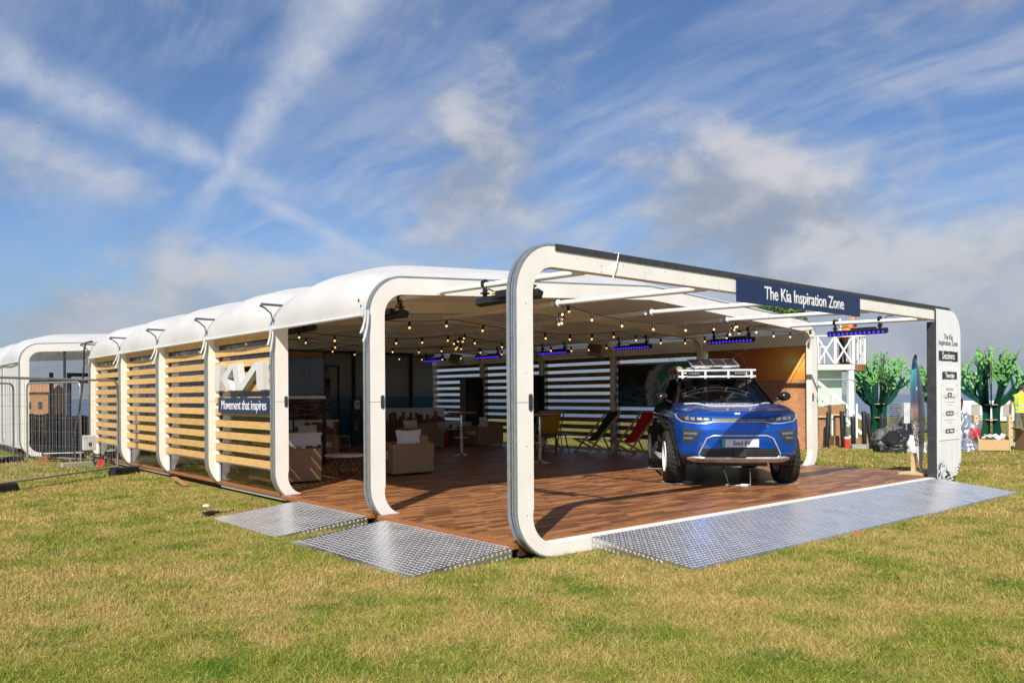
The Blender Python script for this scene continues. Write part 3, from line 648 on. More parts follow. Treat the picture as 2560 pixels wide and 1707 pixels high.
brush(b, .47, 2.068, .78, .165); lettering('Sessions', .165, M_letter, b, FX, FY, FZ, (.47, -.0235, 2.068), sx=.92, bold=.001)
m_ = MB(); m_.box(.08, .91, -.028, -.0205, .68, 1.87); part('poster_plate', m_, mat('poster_white', (.90, .90, .90), .45, var=.01), b, bevel=.001)
yp = -.0285
brush(b, .495, 1.745, .60, .125, yy=yp); lettering('Thursday', .12, M_letter, b, FX, FY, FZ, (.495, yp - .0025, 1.745), sx=.85, bold=0)
M_rule = mat('grey_rule', (.30, .30, .32), .6)
for cz, hh, head, time_ in ((1.525, .09, 'Stand Open', '3pm'), (1.27, .14, 'Hydrate & Stretch', '5pm - 6pm'), (.975, .14, 'Surf Fit', '7pm - 7:30pm')):
    m_ = MB(); z0, z1 = cz - hh - .01, cz + hh - .02
    for (a0, a1, b0, b1) in ((.15, .84, z0, z0 + .004), (.15, .154, z0, z1), (.836, .84, z0, z1), (.15, .25 if len(head) > 8 else .36, z1 - .004, z1), (.74 if len(head) > 8 else .62, .84, z1 - .004, z1)): m_.box(a0, a1, yp - .001, yp, b0, b1)
    part('rule_box', m_, M_rule, b)
    lettering(head, .062, M_rule, b, FX, FY, FZ, (.495, yp - .0015, z1 - .002 if hh > .1 else cz), sx=.95)
    if hh > .1:
        m_ = MB()
        for i, (a0, a1) in enumerate(((.29, .70), (.40, .59))): m_.box(a0, a1, yp - .001, yp, cz + .03 - .045 * i, cz + .037 - .045 * i)
        part('small_print', m_, M_rule, b)
    brush(b, .495, z0, .10 + .022 * len(time_), .07, yy=yp - .0012); lettering(time_, .05, M_letter, b, FX, FY, FZ, (.495, yp - .004, z0), bold=.001)
# surfboard on its timber foot
def surf_print(t, co):
    x, y, z = t.xyz(co); n = t.noise(co, 9, 5, .65, .6)
    zz = t.m('ADD', z, t.m('MULTIPLY', t.m('SUBTRACT', n, .5), .10))
    col = t.ramp(t.lin(zz, .25, 1.95), [(0, (.75, .75, .74)), (.13, (.70, .70, .70)), (.135, (.42, .42, .43)), (.34, (.50, .48, .46)), (.42, (.30, .20, .10)), (.50, (.33, .24, .24)), (.57, (.10, .09, .16)), (.70, (.05, .14, .27)), (.85, (.06, .32, .42)), (1.0, (.12, .45, .52))])
    ln = t.m('SINE', t.m('ADD', t.m('MULTIPLY', n, 42), t.m('MULTIPLY', z, 26))); msk = t.m('MULTIPLY', t.ss(zz, .46, .50), t.ss(zz, .98, .92))
    return t.mix(t.m('MULTIPLY', msk, t.ss(ln, -.1, .2)), col, (.03, .032, .04))
t = thing('surfboard', 'printed surfboard with teal top and ink waves standing behind the session board', 'surfboard', (9.50, .42, DZ))
m_ = MB(); prof = lambda s: .275 * (max(0, math.sin(math.pi * min(1, (s * .93 + .045)))) ** .75) * (1 if s > .5 else (.35 + .65 * s / .5) ** .6)
def sfn(u, v):
    s = v; wv = prof(s); a = 2 * math.pi * u; return (wv * math.cos(a), .030 * math.sin(a) * min(1, wv / .1) + .10 * s + .03 * (s - .5) ** 2, .05 + 1.93 * s)
m_.grid(sfn, 20, 28); part('board', m_, custom('surf_print', surf_print, .22, coat=.5), t, smooth=60)
m_ = MB(); m_.prism([(-.02, 1.90), (.05, 1.93), (.06, 2.02), (-.0, 2.04), (-.05, 1.99)], lambda u, v, d_: (u + .02, .10 + d_, v), -.006, .006); part('fin', m_, M_dark, t)
m_ = MB(); m_.box(-.34, .28, -.16, .24, 0, .028); m_.box(-.10, .10, -.07, -.03, .028, .07); m_.box(-.03, .05, .10, .16, .028, .34); part('timber_foot', m_, mat('pale_pine', (.62, .46, .27), .6, stretch=(3, 12, 12), var=.08), t)
flat_logo(t, .06, FX, FY, FZ, (-.09, .045, 1.42), M_letter)
# sunset mural on the right side
def sunset(t, co):
    x, y, z = t.xyz(co)   # object origin at the sun's foot on the horizon
    up = t.ss(z, -.004, .006); ds = t.vm('LENGTH', t.vm('MULTIPLY', t.vm('SUBTRACT', co, (0, 0, .36)), (0, 1.0, 1.25)))
    sk = t.ramp(t.lin(ds, 0, 2.0), [(0, (1.0, .92, .55)), (.045, (.98, .70, .20)), (.16, (.90, .38, .07)), (.42, (.60, .20, .055)), (1, (.27, .10, .06))])
    rip = t.noise(t.vm('MULTIPLY', co, (1, 7, 30)), 1.6, 7, .70, .3); dist = t.m('MULTIPLY', z, -1)
    glit = t.m('MULTIPLY', t.ss(t.m('ABSOLUTE', y), t.m('ADD', .28, t.m('MULTIPLY', dist, .5)), 0.0), t.ss(rip, .25, .72))
    seaC = t.mix(t.ss(rip, .25, .78), (.17, .125, .130), (.36, .235, .20)); seaC = t.mix(t.ss(dist, .0, 1.2), t.mix(.75, seaC, (.42, .19, .10)), seaC)
    seaC = t.mix(glit, seaC, (.88, .42, .16))
    return t.mix(up, seaC, sk)
t = thing('sunset_mural', 'large orange sunset over water printed panel beside the blue car', 'mural', (9.925, 3.05, 1.80))
m_ = MB(); m_.box(0, .012, -.33, 2.03, -1.37, .655); part('print', m_, custom('sunset_print', sunset, .5), t)
m_ = MB(); m_.tube([(-.01, 1.70, .70), (-.008, 1.2, .55), (-.006, 1.0, .20)], .004, 5); m_.tube([(-.012, .9, .72), (-.01, 1.55, .40)], .004, 5); part('guy_line', m_, M_white, t)
m_ = MB(); m_.box(-.004, .02, -.33, 2.03, .656, .668); part('top_rail', m_, M_alu, t)
# wave poster
def wave_poster(t, co):
    x, y, z = t.xyz(co); n = t.noise(co, 3, 6, .65, 1.2)
    d_ = t.vm('LENGTH', t.vm('MULTIPLY', t.vm('SUBTRACT', co, (0, -2.05, .30)), (0, .78, 1.0))); dn = t.m('ADD', d_, t.m('MULTIPLY', t.m('SUBTRACT', n, .5), .35))
    cliff = t.mix(t.ss(n, .45, .7), (.006, .010, .004), (.05, .075, .010))
    water = t.mix(t.ss(t.noise(t.vm('MULTIPLY', co, (1, 4, 16)), 1.3, 5, .6, .6), .42, .64), (.008, .020, .045), (.07, .16, .26))
    low = t.m('ADD', t.m('MULTIPLY', z, 1), t.m('MULTIPLY', t.m('SUBTRACT', n, .5), .12))
    c = t.mix(t.ss(low, .42, .47), water, cliff)
    c = t.mix(t.ss(dn, .98, .90), c, (.42, .50, .50)); c = t.mix(t.ss(dn, .88, .74), c, t.mix(n, (.01, .16, .17), (.05, .36, .38))); c = t.mix(t.ss(dn, .45, .28), c, (.012, .07, .13))
    return c
t = thing('surf_poster', 'dark surf poster with a teal breaking wave hung on the slats behind the car', 'poster', (9.79, 7.58, 1.27))
m_ = MB(); m_.box(0, .012, -2.30, 0, 0, .95); part('print', m_, custom('wave_print', wave_poster, .4), t)
flat_logo(t, .27, (0, -1, 0), (0, 0, 1), (-1, 0, 0), (-.002, -.92, .36), mat('poster_logo', (.42, .40, .38), .5), sx=1.1)
# back wall mural panels and black posts
def backsea(t, co):
    x, y, z = t.xyz(co); n = t.noise(t.vm('MULTIPLY', co, (.6, 1, 1.5)), 1.0, 5)
    zz = t.m('ADD', z, t.m('MULTIPLY', t.m('SUBTRACT', n, .5), .16))
    return t.mix(t.ss(z, 1.355, 1.365), t.ramp(t.lin(zz, 0, 1.36), [(0, (.020, .055, .12)), (.6, (.03, .11, .21)), (1, (.07, .21, .31))]), t.ramp(t.lin(zz, 1.36, 2.6), [(0, (.26, .30, .38)), (.35, (.38, .37, .37)), (1, (.30, .30, .30))]))
M_back = custom('sea_sky_print', backsea, .5)
t = thing('back_wall', 'grey sky and blue sea mural wall at the far end with black posts', 'wall', (.25, 15.26, DZ))
xs = [0, 2.3, 4.5, 6.65, 8.63, 9.45]
for a, b_ in zip(xs[:-1], xs[1:]): m_ = MB(); m_.box(a + .004, b_ - .004, 0, .02, 0.0, 2.62); part('mural_sheet', m_, M_back, t)
for x in xs[1:5]: m_ = MB(); m_.box(x - .045, x + .045, -.07, -.003, 0, 2.66); part('post', m_, M_black, t)
m_ = MB(); m_.box(-.1, 9.5, -.05, .03, 2.625, 2.69); part('top_rail', m_, M_black, t)
# black booth frame with hanging screen
M_screen = mat('dark_screen', (.022, .024, .028), .18, var=.05, coat=.4)
M_logo_grey = mat('grey_logo', (.16, .17, .18), .5)
t = thing('display_booth', 'black steel booth frame standing inside with a timber header', 'frame', (1.25, 9.18, DZ))
for px_, py_ in ((1.59, 0), (.02, 0), (1.59, 1.9), (.02, 1.9)): m_ = MB(); m_.box(px_ - .025, px_ + .025, py_ - .025, py_ + .025, 0, 2.26); part('post', m_, M_black, t)
for a, b_ in (((.0, 0), (1.6, 0)), ((0, 1.9), (1.6, 1.9)), ((.0, 0), (0, 1.9)), ((1.59, 0), (1.59, 1.9))): m_ = MB(); m_.bar((*a, 2.28), (*b_, 2.28), .05, .05); part('beam', m_, M_black, t)
m_ = MB(); m_.box(.05, 1.56, -.03, .0, 2.17, 2.25); part('header_board', m_, M_deckedge, t)
m_ = MB(); m_.box(.98, 1.01, .1, .13, 0, 1.36); part('stand_pole', m_, M_black, t)
t = thing('display_screen', 'large dark flat screen with a faint logo hung in the booth frame', 'screen', (1.30, 9.13, 1.55))
m_ = MB(); m_.box(0, 1.50, -.04, .01, 0, .75); part('panel', m_, M_screen, t, bevel=.006); flat_logo(t, .11, FX, FY, FZ, (.98, -.0415, .36), M_logo_grey)
m_ = MB(); m_.box(0, 1.50, -.10, .04, -.07, -.012); part('shelf', m_, M_white, t)
def dusk(t, co):
    x, y, z = t.xyz(co); n = t.noise(t.vm('MULTIPLY', co, (1.2, 1, 7)), 2.4, 5, .6, .8)
    s_ = t.mix(t.ss(n, .42, .60), (.012, .014, .028), (.34, .17, .12)); return t.mix(t.ss(z, .86, .90), s_, t.ramp(t.lin(z, .9, 1.25), [(0, (.012, .014, .022)), (.55, (.015, .014, .02)), (.62, (.40, .18, .10)), (1, (.22, .14, .14))]))
t = thing('dusk_mural', 'dark dusk water mural panel standing behind the booth frame', 'mural', (3.85, 13.5, .90)); m_ = MB(); m_.box(0, 1.40, 0, .02, 0, 1.28); part('print', m_, custom('dusk_print', dusk, .5), t)
for px_ in (.02, 1.38): m_ = MB(); m_.box(px_ - .02, px_ + .02, .022, .05, -.755, 1.28); part('post', m_, M_black, t)
t = thing('portal', 'slim black portal frame standing before the far sea mural', 'frame', (5.50, 14.2, DZ))
for a, b_ in (((0, 0, 0), (0, 0, 2.18)), ((.36, 0, 0), (.36, 0, 2.18)), ((-.02, 0, 2.2), (.38, 0, 2.2))): m_ = MB(); m_.bar(a, b_, .05, .04); part('bar', m_, M_black, t)
# portrait screens by the right wall
for i, (yy, lb) in enumerate(((12.72, 'tall black framed portrait screen on the far right slatted bay'), (10.12, 'tall black framed portrait screen behind the yellow deckchair'))):
    t = thing('portrait_screen', lb, 'screen', (9.70, yy, DZ))
    m_ = MB(); m_.box(-.02, .02, 0, .80, .55, 1.90); part('frame', m_, M_black, t, bevel=.004)
    m_ = MB(); m_.box(-.024, -.0205, .22, .76, .62, 1.72); part('panel', m_, custom('portrait_print%d' % i, lambda t, co: t.ramp(t.lin(t.xyz(co)[2], .6, 1.75), [(0, (.012, .02, .03)), (.4, (.08, .06, .07)), (.8, (.05, .055, .07)), (1, (.02, .02, .03))]), .2), t)
    m_ = MB(); m_.box(-.05, .05, .3, .5, 0, .55); part('stand', m_, M_black, t); m_ = MB(); m_.box(-.20, .09, .1, .7, 0, .02); part('foot', m_, M_black, t)
    m_ = MB(); m_.box(-.03, .03, .81, 1.07, 0, 1.90); part('side_panel', m_, mat('taupe_panel', (.30, .25, .21), .6), t)
# ------------------------------------------------------------------ festoon strings
M_bulb = mat('warm_bulb', (1, .72, .40), .3, emit=(1.0, .50, .18), estr=1.7)
sock_me = MB().lathe([(.008, .060), (.018, .055), (.024, .02), (.022, -.024), (.016, -.026)], 10).mesh('socket', M_black, smooth=40)
bulb_me = MB().lathe([(.012, -.022), (.015, -.032), (.017, -.042), (.013, -.054), (.004, -.060)], 10).mesh('bulb', M_bulb, smooth=60)
def festoon(y, lab, anchors, x0=None):
    t = thing('festoon_string', lab, 'string lights', (0, y, 2.70), 0, 'festoon strings across the pavilion'); m_ = MB(); pts = []
    def at(x):
        for a, b_ in zip(anchors[:-1], anchors[1:]):
            if a <= x <= b_: f = (x - a) / (b_ - a); return .055 - .13 * 4 * f * (1 - f) * min(1.2, (b_ - a) / 3.6)
        return .05
    yo = lambda x: .10 * math.sin(x * 1.3 + y)
    n = int((anchors[-1] - anchors[0]) / .12)
    pts = [(x, yo(x), at(x)) for x in np.linspace(anchors[0], anchors[-1], n)]
    m_.tube(pts, .0065, 5); part('cable', m_, M_black, t)
    x = anchors[0] + .3 + (y * .37) % .3
    while x < anchors[-1] - .1:
        s = link('socket', sock_me, t); s.location = (x, yo(x), at(x) - .055); s.rotation_euler = (rng.uniform(-.12, .12), rng.uniform(-.12, .12), 0)
        link('bulb', bulb_me, s)
        x += .66 + rng.uniform(-.03, .03)
    return t
festoon(2.42, 'black festoon cable with clear bulbs hung just behind the front canopy frame', [3.0, 7.0, 9.75])
festoon(4.95, 'black festoon cable with warm bulbs at the second roof beam', [.5, 3.0, 7.0, 9.6])
festoon(7.55, 'black festoon cable with warm bulbs at the third roof beam', [.5, 5.0, 9.6])
festoon(10.1, 'black festoon cable with warm bulbs at the fourth roof beam', [.5, 3.0, 7.0, 9.6])
festoon(12.7, 'black festoon cable with warm bulbs near the far mural wall', [.5, 5.0, 9.6])
# bunches where strings loop at the purlin
for bx, by in ((3.0, 2.5), (7.0, 2.45), (5.0, 7.5)):
    t = thing('festoon_cluster', 'bunch of warm bulbs under the %s' % ('roof tube beside the nearest front post' if bx == 3 else 'canopy tube left of the navy name board' if bx == 7 else 'middle roof tube deep inside'), 'string lights', (bx, by, 2.68)); m_ = MB(); m_.tube([(0, 0, .10), (.02, -.02, .0), (-.03, .03, -.08), (.05, .02, -.15)], .007, 5); part('cable', m_, M_black, t)
    for i in range(6):
        s = link('socket', sock_me, t); s.location = (rng.uniform(-.09, .09), rng.uniform(-.09, .09), .03 - .04 * i + rng.uniform(-.02, .02)); s.rotation_euler = (rng.uniform(-.7, .7), rng.uniform(-.7, .7), 0); link('bulb', bulb_me, s)
# ------------------------------------------------------------------ LED bars
M_led = mat('blue_led', (.04, .03, .9), .3, emit=(.07, .035, .90), estr=1.0)
M_amber = mat('yellow_plug', (.75, .50, .03), .5)
bar_me = MB().box(-.045, .045, -.53, .53, -.04, .045).mesh('housing', M_black, bevel=.012)
lens_me = MB().lathe([(.023, 0), (.023, .006), (.016, .009), (.0, .010)], 12, axis='X').mesh('lens', M_led, smooth=40)
ring_me = MB().lathe([(.031, 0), (.031, .004), (.0235, .006)], 12, axis='X').mesh('bezel', M_dark, smooth=40)
def led_bar(x, y, face, lab, tilt=.35):
    t = thing('led_bar', lab, 'light bar', (x, y, 2.585), 0, 'blue light bars under the roof tubes')
    h = link('housing', bar_me, t); h.rotation_euler = (0, tilt * face, 0)
    for i in range(13):
        q = link('lens', lens_me, h); q.location = (.0455 * face, -.474 + i * .079, -.002); q.rotation_euler = (0, 0, 0 if face > 0 else math.pi)
        link('bezel', ring_me, h).location = (.0445 * face, -.474 + i * .079, -.002); h.children[-1].rotation_euler = (0, 0, 0 if face > 0 else math.pi)
    for yy in (-.40, .40):
        m_ = MB(); m_.box(-.022, .022, yy - .018, yy + .018, .03, .15); m_.box(-.045, .045, yy - .03, yy + .03, .085, .105); m_.lathe([(.05, -.022), (.05, .022)], 12, (0, yy, .205), axis='Y'); part('clamp', m_, M_black, t, bevel=.003)
    m_ = MB(); m_.box(-.07 * face - .03, -.07 * face + .03, -.30, .10, .01, .085); part('power_unit', m_, M_black, t, bevel=.006)
    m_ = MB(); m_.tube([(-.06 * face, .10, .06), (-.09 * face, .22, .12), (-.04 * face, .33, .10), (0, .36, .24)], .008, 6); m_.tube([(-.06 * face, -.30, .05), (-.10 * face, -.36, .0), (-.05 * face, -.42, .15), (0, -.52, .245), (0, -.9, .25)], .008, 6); part('cable', m_, M_rubber, t, smooth=60)
    m_ = MB(); m_.lathe([(.016, -.03), (.016, .03)], 10, (-.085 * face, .13, .065), axis='Y'); part('plug', m_, M_amber, t)
    return t
ordn = ['in the open front canopy', 'above the orange sunset mural', 'above the surf poster bay', 'above the third slatted bay', 'above the fourth slatted bay', 'in the farthest bay']
for k in range(6): led_bar(9.0, (k + .5) * B, -1, 'black bar of blue lamps on the right roof tube %s' % ordn[k])
ordl = ['behind the near front post', 'in the first roofed bay', 'beside the lettered slat bay']
for k in range(3): led_bar(1.0, (k + .5) * B, 1, 'black light bar seen from behind, left roof tube, %s' % ordl[k])
# speakers
M_spk = mat('speaker_case', (.62, .59, .53), .5)
for i, (yy, lb) in enumerate(((8.15, 'white wall speaker tilted down above the deckchairs'), (10.6, 'white wall speaker by the fourth right post'), (13.9, 'white wall speaker in the farthest right corner'))):
    t = thing('speaker', lb, 'speaker', (9.62, yy, 2.62)); M = Matrix.Rotation(.35, 4, 'Y') @ Matrix.Rotation(.5, 4, 'Z')
    m_ = MB(); m_.box(-.12, .12, -.19, .19, -.14, .14, M=M); part('cabinet', m_, M_spk, t, bevel=.03)
    m_ = MB(); m_.box(-.128, -.118, -.165, .165, -.115, .115, M=M); part('grille', m_, mat('speaker_grille', (.20, .18, .15), .8), t)
    m_ = MB(); m_.bar((.08, 0, .0), (.20, 0, .03), .05, .05); part('bracket', m_, M_white, t)
# ================================================================== furniture on the deck
def weave(t, co):
    x, y, z = t.xyz(co); h = t.m('ADD', x, y)
    a = t.m('SINE', t.m('MULTIPLY', h, 105)); b = t.m('SINE', t.m('MULTIPLY', z, 150)); k = t.m('MULTIPLY', a, b); n = t.noise(co, 14, 4)
    c = t.mix(t.ss(k, -.5, .6), (.16, .088, .038), (.58, .39, .205)); return t.mix(t.m('MULTIPLY', n, .35), c, (.30, .19, .09))
M_rattan = custom('rattan_weave', weave, .6, bump=(.6, 90))
M_cushion = mat('oatmeal_cushion', (.60, .55, .46), .9, bump=.25, bscale=120)
M_pillow = mat('white_pillow', (.74, .71, .66), .9, var=.03, bump=.2, bscale=110)
def pillow_mesh(wd, hh, th):
    m_ = MB()
    for sgn in (1, -1):
        def f(u, v):
            a, b = u * 2 - 1, v * 2 - 1; e = (1 - abs(a) ** 3) * (1 - abs(b) ** 3); pin = 1 - .10 * (1 - abs(a)) * abs(b) ** 2 - .0; pin2 = 1 - .10 * (1 - abs(b)) * abs(a) ** 2
            return (a * wd / 2 * pin2, sgn * th / 2 * max(0, e) ** .6, b * hh / 2 * pin)
        m_.grid(f, 12, 12)
    return m_.mesh('pillow', M_pillow, smooth=70)
PIL = pillow_mesh(.50, .36, .17)
def armchair(loc, rz, label, pil=True):
    t = thing('armchair', label, 'armchair', loc, rz, 'woven rattan armchairs on the deck')   # faces -Y locally
    m_ = MB(); m_.box(-.44, -.27, -.42, .44, .03, .54); part('arm', m_, M_rattan, t, bevel=.02)
    m_ = MB(); m_.box(.27, .44, -.42, .44, .03, .54); part('arm', m_, M_rattan, t, bevel=.02)
    m_ = MB(); m_.box(-.266, .266, .27, .44, .05, .66); part('backrest', m_, M_rattan, t, bevel=.02)
    m_ = MB(); m_.box(-.266, .266, -.40, .266, .03, .26); part('seat', m_, M_rattan, t, bevel=.015)
    m_ = MB(); m_.box(-.262, .262, -.41, .262, .263, .40); part('seat_cushion', m_, M_cushion, t, bevel=.045)
    for x in (-.38, .38):
        for y in (-.36, .38): m_ = MB(); m_.lathe([(.02, 0), (.022, .032)], 8, (x, y, 0)); part('foot', m_, M_black, t)
    return t
def pillow(loc, rz, label, tilt=-.25):
    o = tag(link('pillow', PIL), label, 'cushion'); o.location = loc; o.rotation_euler = (tilt, 0, rz); return o
armchair((.92, 6.79, DZ), R(90), 'rattan armchair with slanting sun stripes beside the white front post')
armchair((3.08, 6.76, DZ), R(-90), 'rattan armchair in the foreground with a white pillow')
armchair((3.20, 10.50, DZ), R(15), 'rattan armchair with pillow behind the copper legged table')
armchair((7.15, 12.15, DZ), R(180), 'dark rattan armchair in front of the timber planter wall')
armchair((9.10, 12.05, DZ), R(-90), 'rattan armchair with pillow below the far right slats')
armchair((.90, 8.95, DZ), R(90), 'rattan armchair behind the slats of the lettered bay')
armchair((.95, 11.6, DZ), R(90), 'rattan armchair behind the slats of the middle bay')
pillow((3.18, 6.62, DZ + .60), R(-10), 'white pillow leaning on the foreground rattan armchair', -.2)
pillow((3.12, 10.45, DZ + .60), R(10), 'white pillow on the armchair behind the copper legged table')
pillow((6.95, 12.30, DZ + .58), R(10), 'white pillow on the dark armchair before the timber planter wall')
pillow((9.20, 12.05, DZ + .62), R(30), 'pale pillow on the armchair below the far right slats')
# copper coffee table
M_copper = mat('copper_wire', (.62, .30, .17), .25, .95, var=.05)
M_tabletop = mat('white_tabletop', (.74, .73, .70), .35, var=.02)
t = thing('coffee_table', 'round white coffee table on a copper wire base', 'table', (2.14, 7.02, DZ))
part('tabletop', MB().lathe([(0, .335), (.355, .335), (.37, .345), (.37, .36), (.36, .368), (0, .368)], 40), M_tabletop, t, smooth=40)
n = 6
for i in range(n):
    a = 2 * math.pi * i / n + .2; b = a + math.pi / n; c = a + 2 * math.pi / n; P_ = lambda r_, an, z: (r_ * math.cos(an), r_ * math.sin(an), z)
    m_ = MB(); m_.tube([P_(.15, a, .335), P_(.31, b, .115), P_(.15, c, .335)], .006, 6); m_.tube([P_(.31, b, .115), P_(.17, a, .006), P_(.31, b - 2 * math.pi / n, .115)], .006, 6); m_.tube([P_(.31, b, .115), P_(.31, b + 2 * math.pi / n, .115)] if i % 2 else [P_(.17, a, .006), P_(.17, c, .006)], .005, 6); part('leg', m_, M_copper, t, smooth=60)
# high bistro tables
M_chrome = mat('chrome', (.72, .72, .73), .08, 1.0, var=.02)
def bistro(loc, label):
    t = thing('bar_table', label, 'table', loc, 0, 'chrome bar tables with round tops')
    part('tabletop', MB().lathe([(0, .94), (.18, .945), (.33, .975), (.36, .99), (.36, 1.0), (0, 1.0)], 36), mat('bar_top', (.40, .31, .25), .3), t, smooth=40)
    part('column', MB().lathe([(.055, .04), (.038, .06), (.036, .5), (.028, .51), (.028, .945), (.09, .95)], 20), M_chrome, t, smooth=40)
    part('base', MB().lathe([(0, 0), (.23, 0), (.235, .008), (.20, .016), (.08, .045), (.056, .07)], 32), M_chrome, t, smooth=40)
    m_ = MB(); m_.tube([(.17 * math.cos(2 * math.pi * i / 24), .17 * math.sin(2 * math.pi * i / 24), .42) for i in range(24)], .011, 6, closed=True); m_.bar((-.17, 0, .42), (.17, 0, .42), .012, .012); part('footrest', m_, M_chrome, t, smooth=60)
bistro((6.35, 9.30, DZ), 'chrome bar table with round top standing between the two front posts')
bistro((6.25, 6.52, DZ), 'chrome bar table right of the nearest front post')
# low dark tables
def low_table(loc, label, rz=0):
    t = thing('low_table', label, 'table', loc, rz); part('tabletop', MB().lathe([(0, .45), (.38, .45), (.39, .46), (.39, .475), (0, .475)], 32), mat('dark_top', (.05, .04, .035), .35), t, smooth=40)
    for i in range(4): a = math.pi / 4 + i * math.pi / 2; m_ = MB(); m_.tube([(.22 * math.cos(a), .22 * math.sin(a), .45), (.31 * math.cos(a), .31 * math.sin(a), 0)], [.016, .011], 8); part('leg', m_, M_black, t, smooth=60)
low_table((8.25, 8.15, DZ), 'low round black table beside the yellow deckchair'); low_table((8.15, 12.2, DZ), 'low round black table in front of the far right slats')
# red can and small bottle on the floor behind
t = thing('fire_bucket', 'small red canister on the floor under the far bar table', 'canister', (8.55, 12.95, DZ)); part('body', MB().lathe([(.0, 0), (.075, 0), (.08, .01), (.08, .30), (.05, .36), (.02, .38)], 16), mat('red_can', (.50, .02, .02), .35), t, smooth=40); part('valve', MB().box(-.03, .03, -.015, .015, .38, .43), M_black, t)
# deckchairs
M_beech = mat('beech_frame', (.52, .34, .17), .5, var=.08, stretch=(6, 6, 2))
def deckchair(loc, rz, col, label):
    t = thing('deckchair', label, 'deckchair', loc, rz, 'canvas deckchairs in a row')   # sitter faces -Y
    wd = .29
    for s in (-1, 1):
        m_ = MB(); m_.bar((s * wd, -.42, .34), (s * wd, .56, .02) if False else (s * wd, .30, .0), .022, .045); part('seat_rail', m_, M_beech, t, bevel=.004)
        m_ = MB(); m_.bar((s * (wd + .03), .50, .98), (s * (wd + .03), -.42, .0), .022, .045); part('back_rail', m_, M_beech, t, bevel=.004)
        m_ = MB(); m_.bar((s * (wd - .03), .20, .66), (s * (wd - .03), .52, .02), .02, .036); part('prop_rail', m_, M_beech, t, bevel=.003)
    for p in ((.50, .98), (-.42, .34), (-.38, .03), (.50, .06)): m_ = MB(); m_.bar((-wd - .04, p[0], p[1]), (wd + .04, p[0], p[1]), .03, .03); part('crossbar', m_, M_beech, t, bevel=.004)
    m_ = MB(); pts = [(.50, 1.0), (.36, .80), (.20, .57), (.06, .40), (-.08, .32), (-.22, .31), (-.42, .365)]
    def f(u, v):
        k = v * (len(pts) - 1); i = min(int(k), len(pts) - 2); q = k - i; return ((u - .5) * .50, pts[i][0] + (pts[i + 1][0] - pts[i][0]) * q, pts[i][1] + (pts[i + 1][1] - pts[i][1]) * q - .03 * math.sin(math.pi * u) * math.sin(math.pi * v))
    m_.grid(f, 8, 18); c = part('canvas', m_, mat('canvas_' + label.split()[0], col, .85, bump=.2, bscale=150, trans=.15), t, smooth=60)
    return t
deckchair((9.05, 9.30, DZ), R(150), (.80, .40, .02), 'yellow canvas deckchair behind the nearest bar table')
deckchair((9.15, 7.72, DZ), R(-108), (.012, .050, .035), 'dark green canvas deckchair facing left')
deckchair((9.10, 6.55, DZ), R(-104), (.55, .012, .022), 'red canvas deckchair beside the blue car')
# timber planter walls with uneven boards
M_pallet = mat('brown_board', (.22, .095, .040), .6, var=.14, stretch=(10, 10, 2), objvar=.35)
def planter(loc, L_, rz, label, hb, ht, dep=.45):
    t = thing('planter_bench', label, 'planter', loc, rz); m_ = MB(); m_.box(0, L_, .03, dep, 0, ht - .04); part('box', m_, M_white, t); m_ = MB(); m_.box(-.02, L_ + .02, .01, dep + .02, ht - .039, ht); part('top', m_, M_white, t, bevel=.004)
    x = 0; rr = random.Random(int(L_ * 100))
    while x < L_ - .03:
        w_ = min(rr.uniform(.07, .12), L_ - x); h = hb * rr.uniform(.78, 1.14); m_ = MB(); m_.box(x + .002, x + w_ - .002, 0.002, .027 + rr.uniform(-.006, .002), 0, min(h, ht - .045)); part('board', m_, M_pallet, t); x += w_
    return t
planter((7.45, 14.45, DZ), 2.15, 0, 'long planter wall with uneven brown boards and white top below the sea mural', .86, 1.03)
planter((.95, 7.45, DZ), .95, 0, 'white topped planter with stepped brown boards behind the sunlit armchair', .52, .74)
planter((3.55, 12.5, DZ), 1.4, 0, 'brown board planter under the dusk mural', .74, .80)
planter((8.75, 13.2, DZ), .95, 0, 'low brown board planter by the far right armchair', .50, .62)
# sanitiser stand, wedge monitor
t = thing('sanitiser_stand', 'black upright stand with a white hand sanitiser dispenser', 'stand', (6.58, 14.55, DZ)); m_ = MB(); m_.box(-.11, .11, -.03, .03, .02, 1.30); part('column', m_, M_dark, t, bevel=.006); m_ = MB(); m_.box(-.17, .17, -.16, .16, 0, .02); part('base', m_, M_dark, t)
m_ = MB(); m_.box(-.07, .07, -.12, -.032, 1.02, 1.27); part('dispenser', m_, M_white, t, bevel=.02); m_ = MB(); m_.lathe([(.028, 0), (.028, .004)], 14, (0, -.1245, 1.17), axis='Y'); part('window', m_, M_black, t)
lettering('Sanitise', .09, mat('grey_print', (.4, .4, .4), .6), t, (0, 0, 1), (-1, 0, 0), (0, -1, 0), (0, -.032, .55), bold=.001)
t = thing('floor_monitor', 'grey framed wedge monitor on the floor by the sanitiser stand', 'speaker', (6.08, 14.35, DZ)); m_ = MB(); m_.add([(-.17, -.15, 0), (.17, -.15, 0), (.17, .17, 0), (-.17, .17, 0), (-.17, -.02, .30), (.17, -.02, .30), (.17, .17, .30), (-.17, .17, .30)], [(0, 3, 2, 1), (4, 5, 6, 7), (0, 1, 5, 4), (1, 2, 6, 5), (2, 3, 7, 6), (3, 0, 4, 7)]); part('cabinet', m_, mat('grey_case', (.30, .29, .28), .6), t, bevel=.01)
m_ = MB(); m_.add([(-.14, -.142, .03), (.14, -.142, .03), (.14, -.037, .27), (-.14, -.037, .27)], [(0, 1, 2, 3)]); part('grille', m_, M_dark, t)
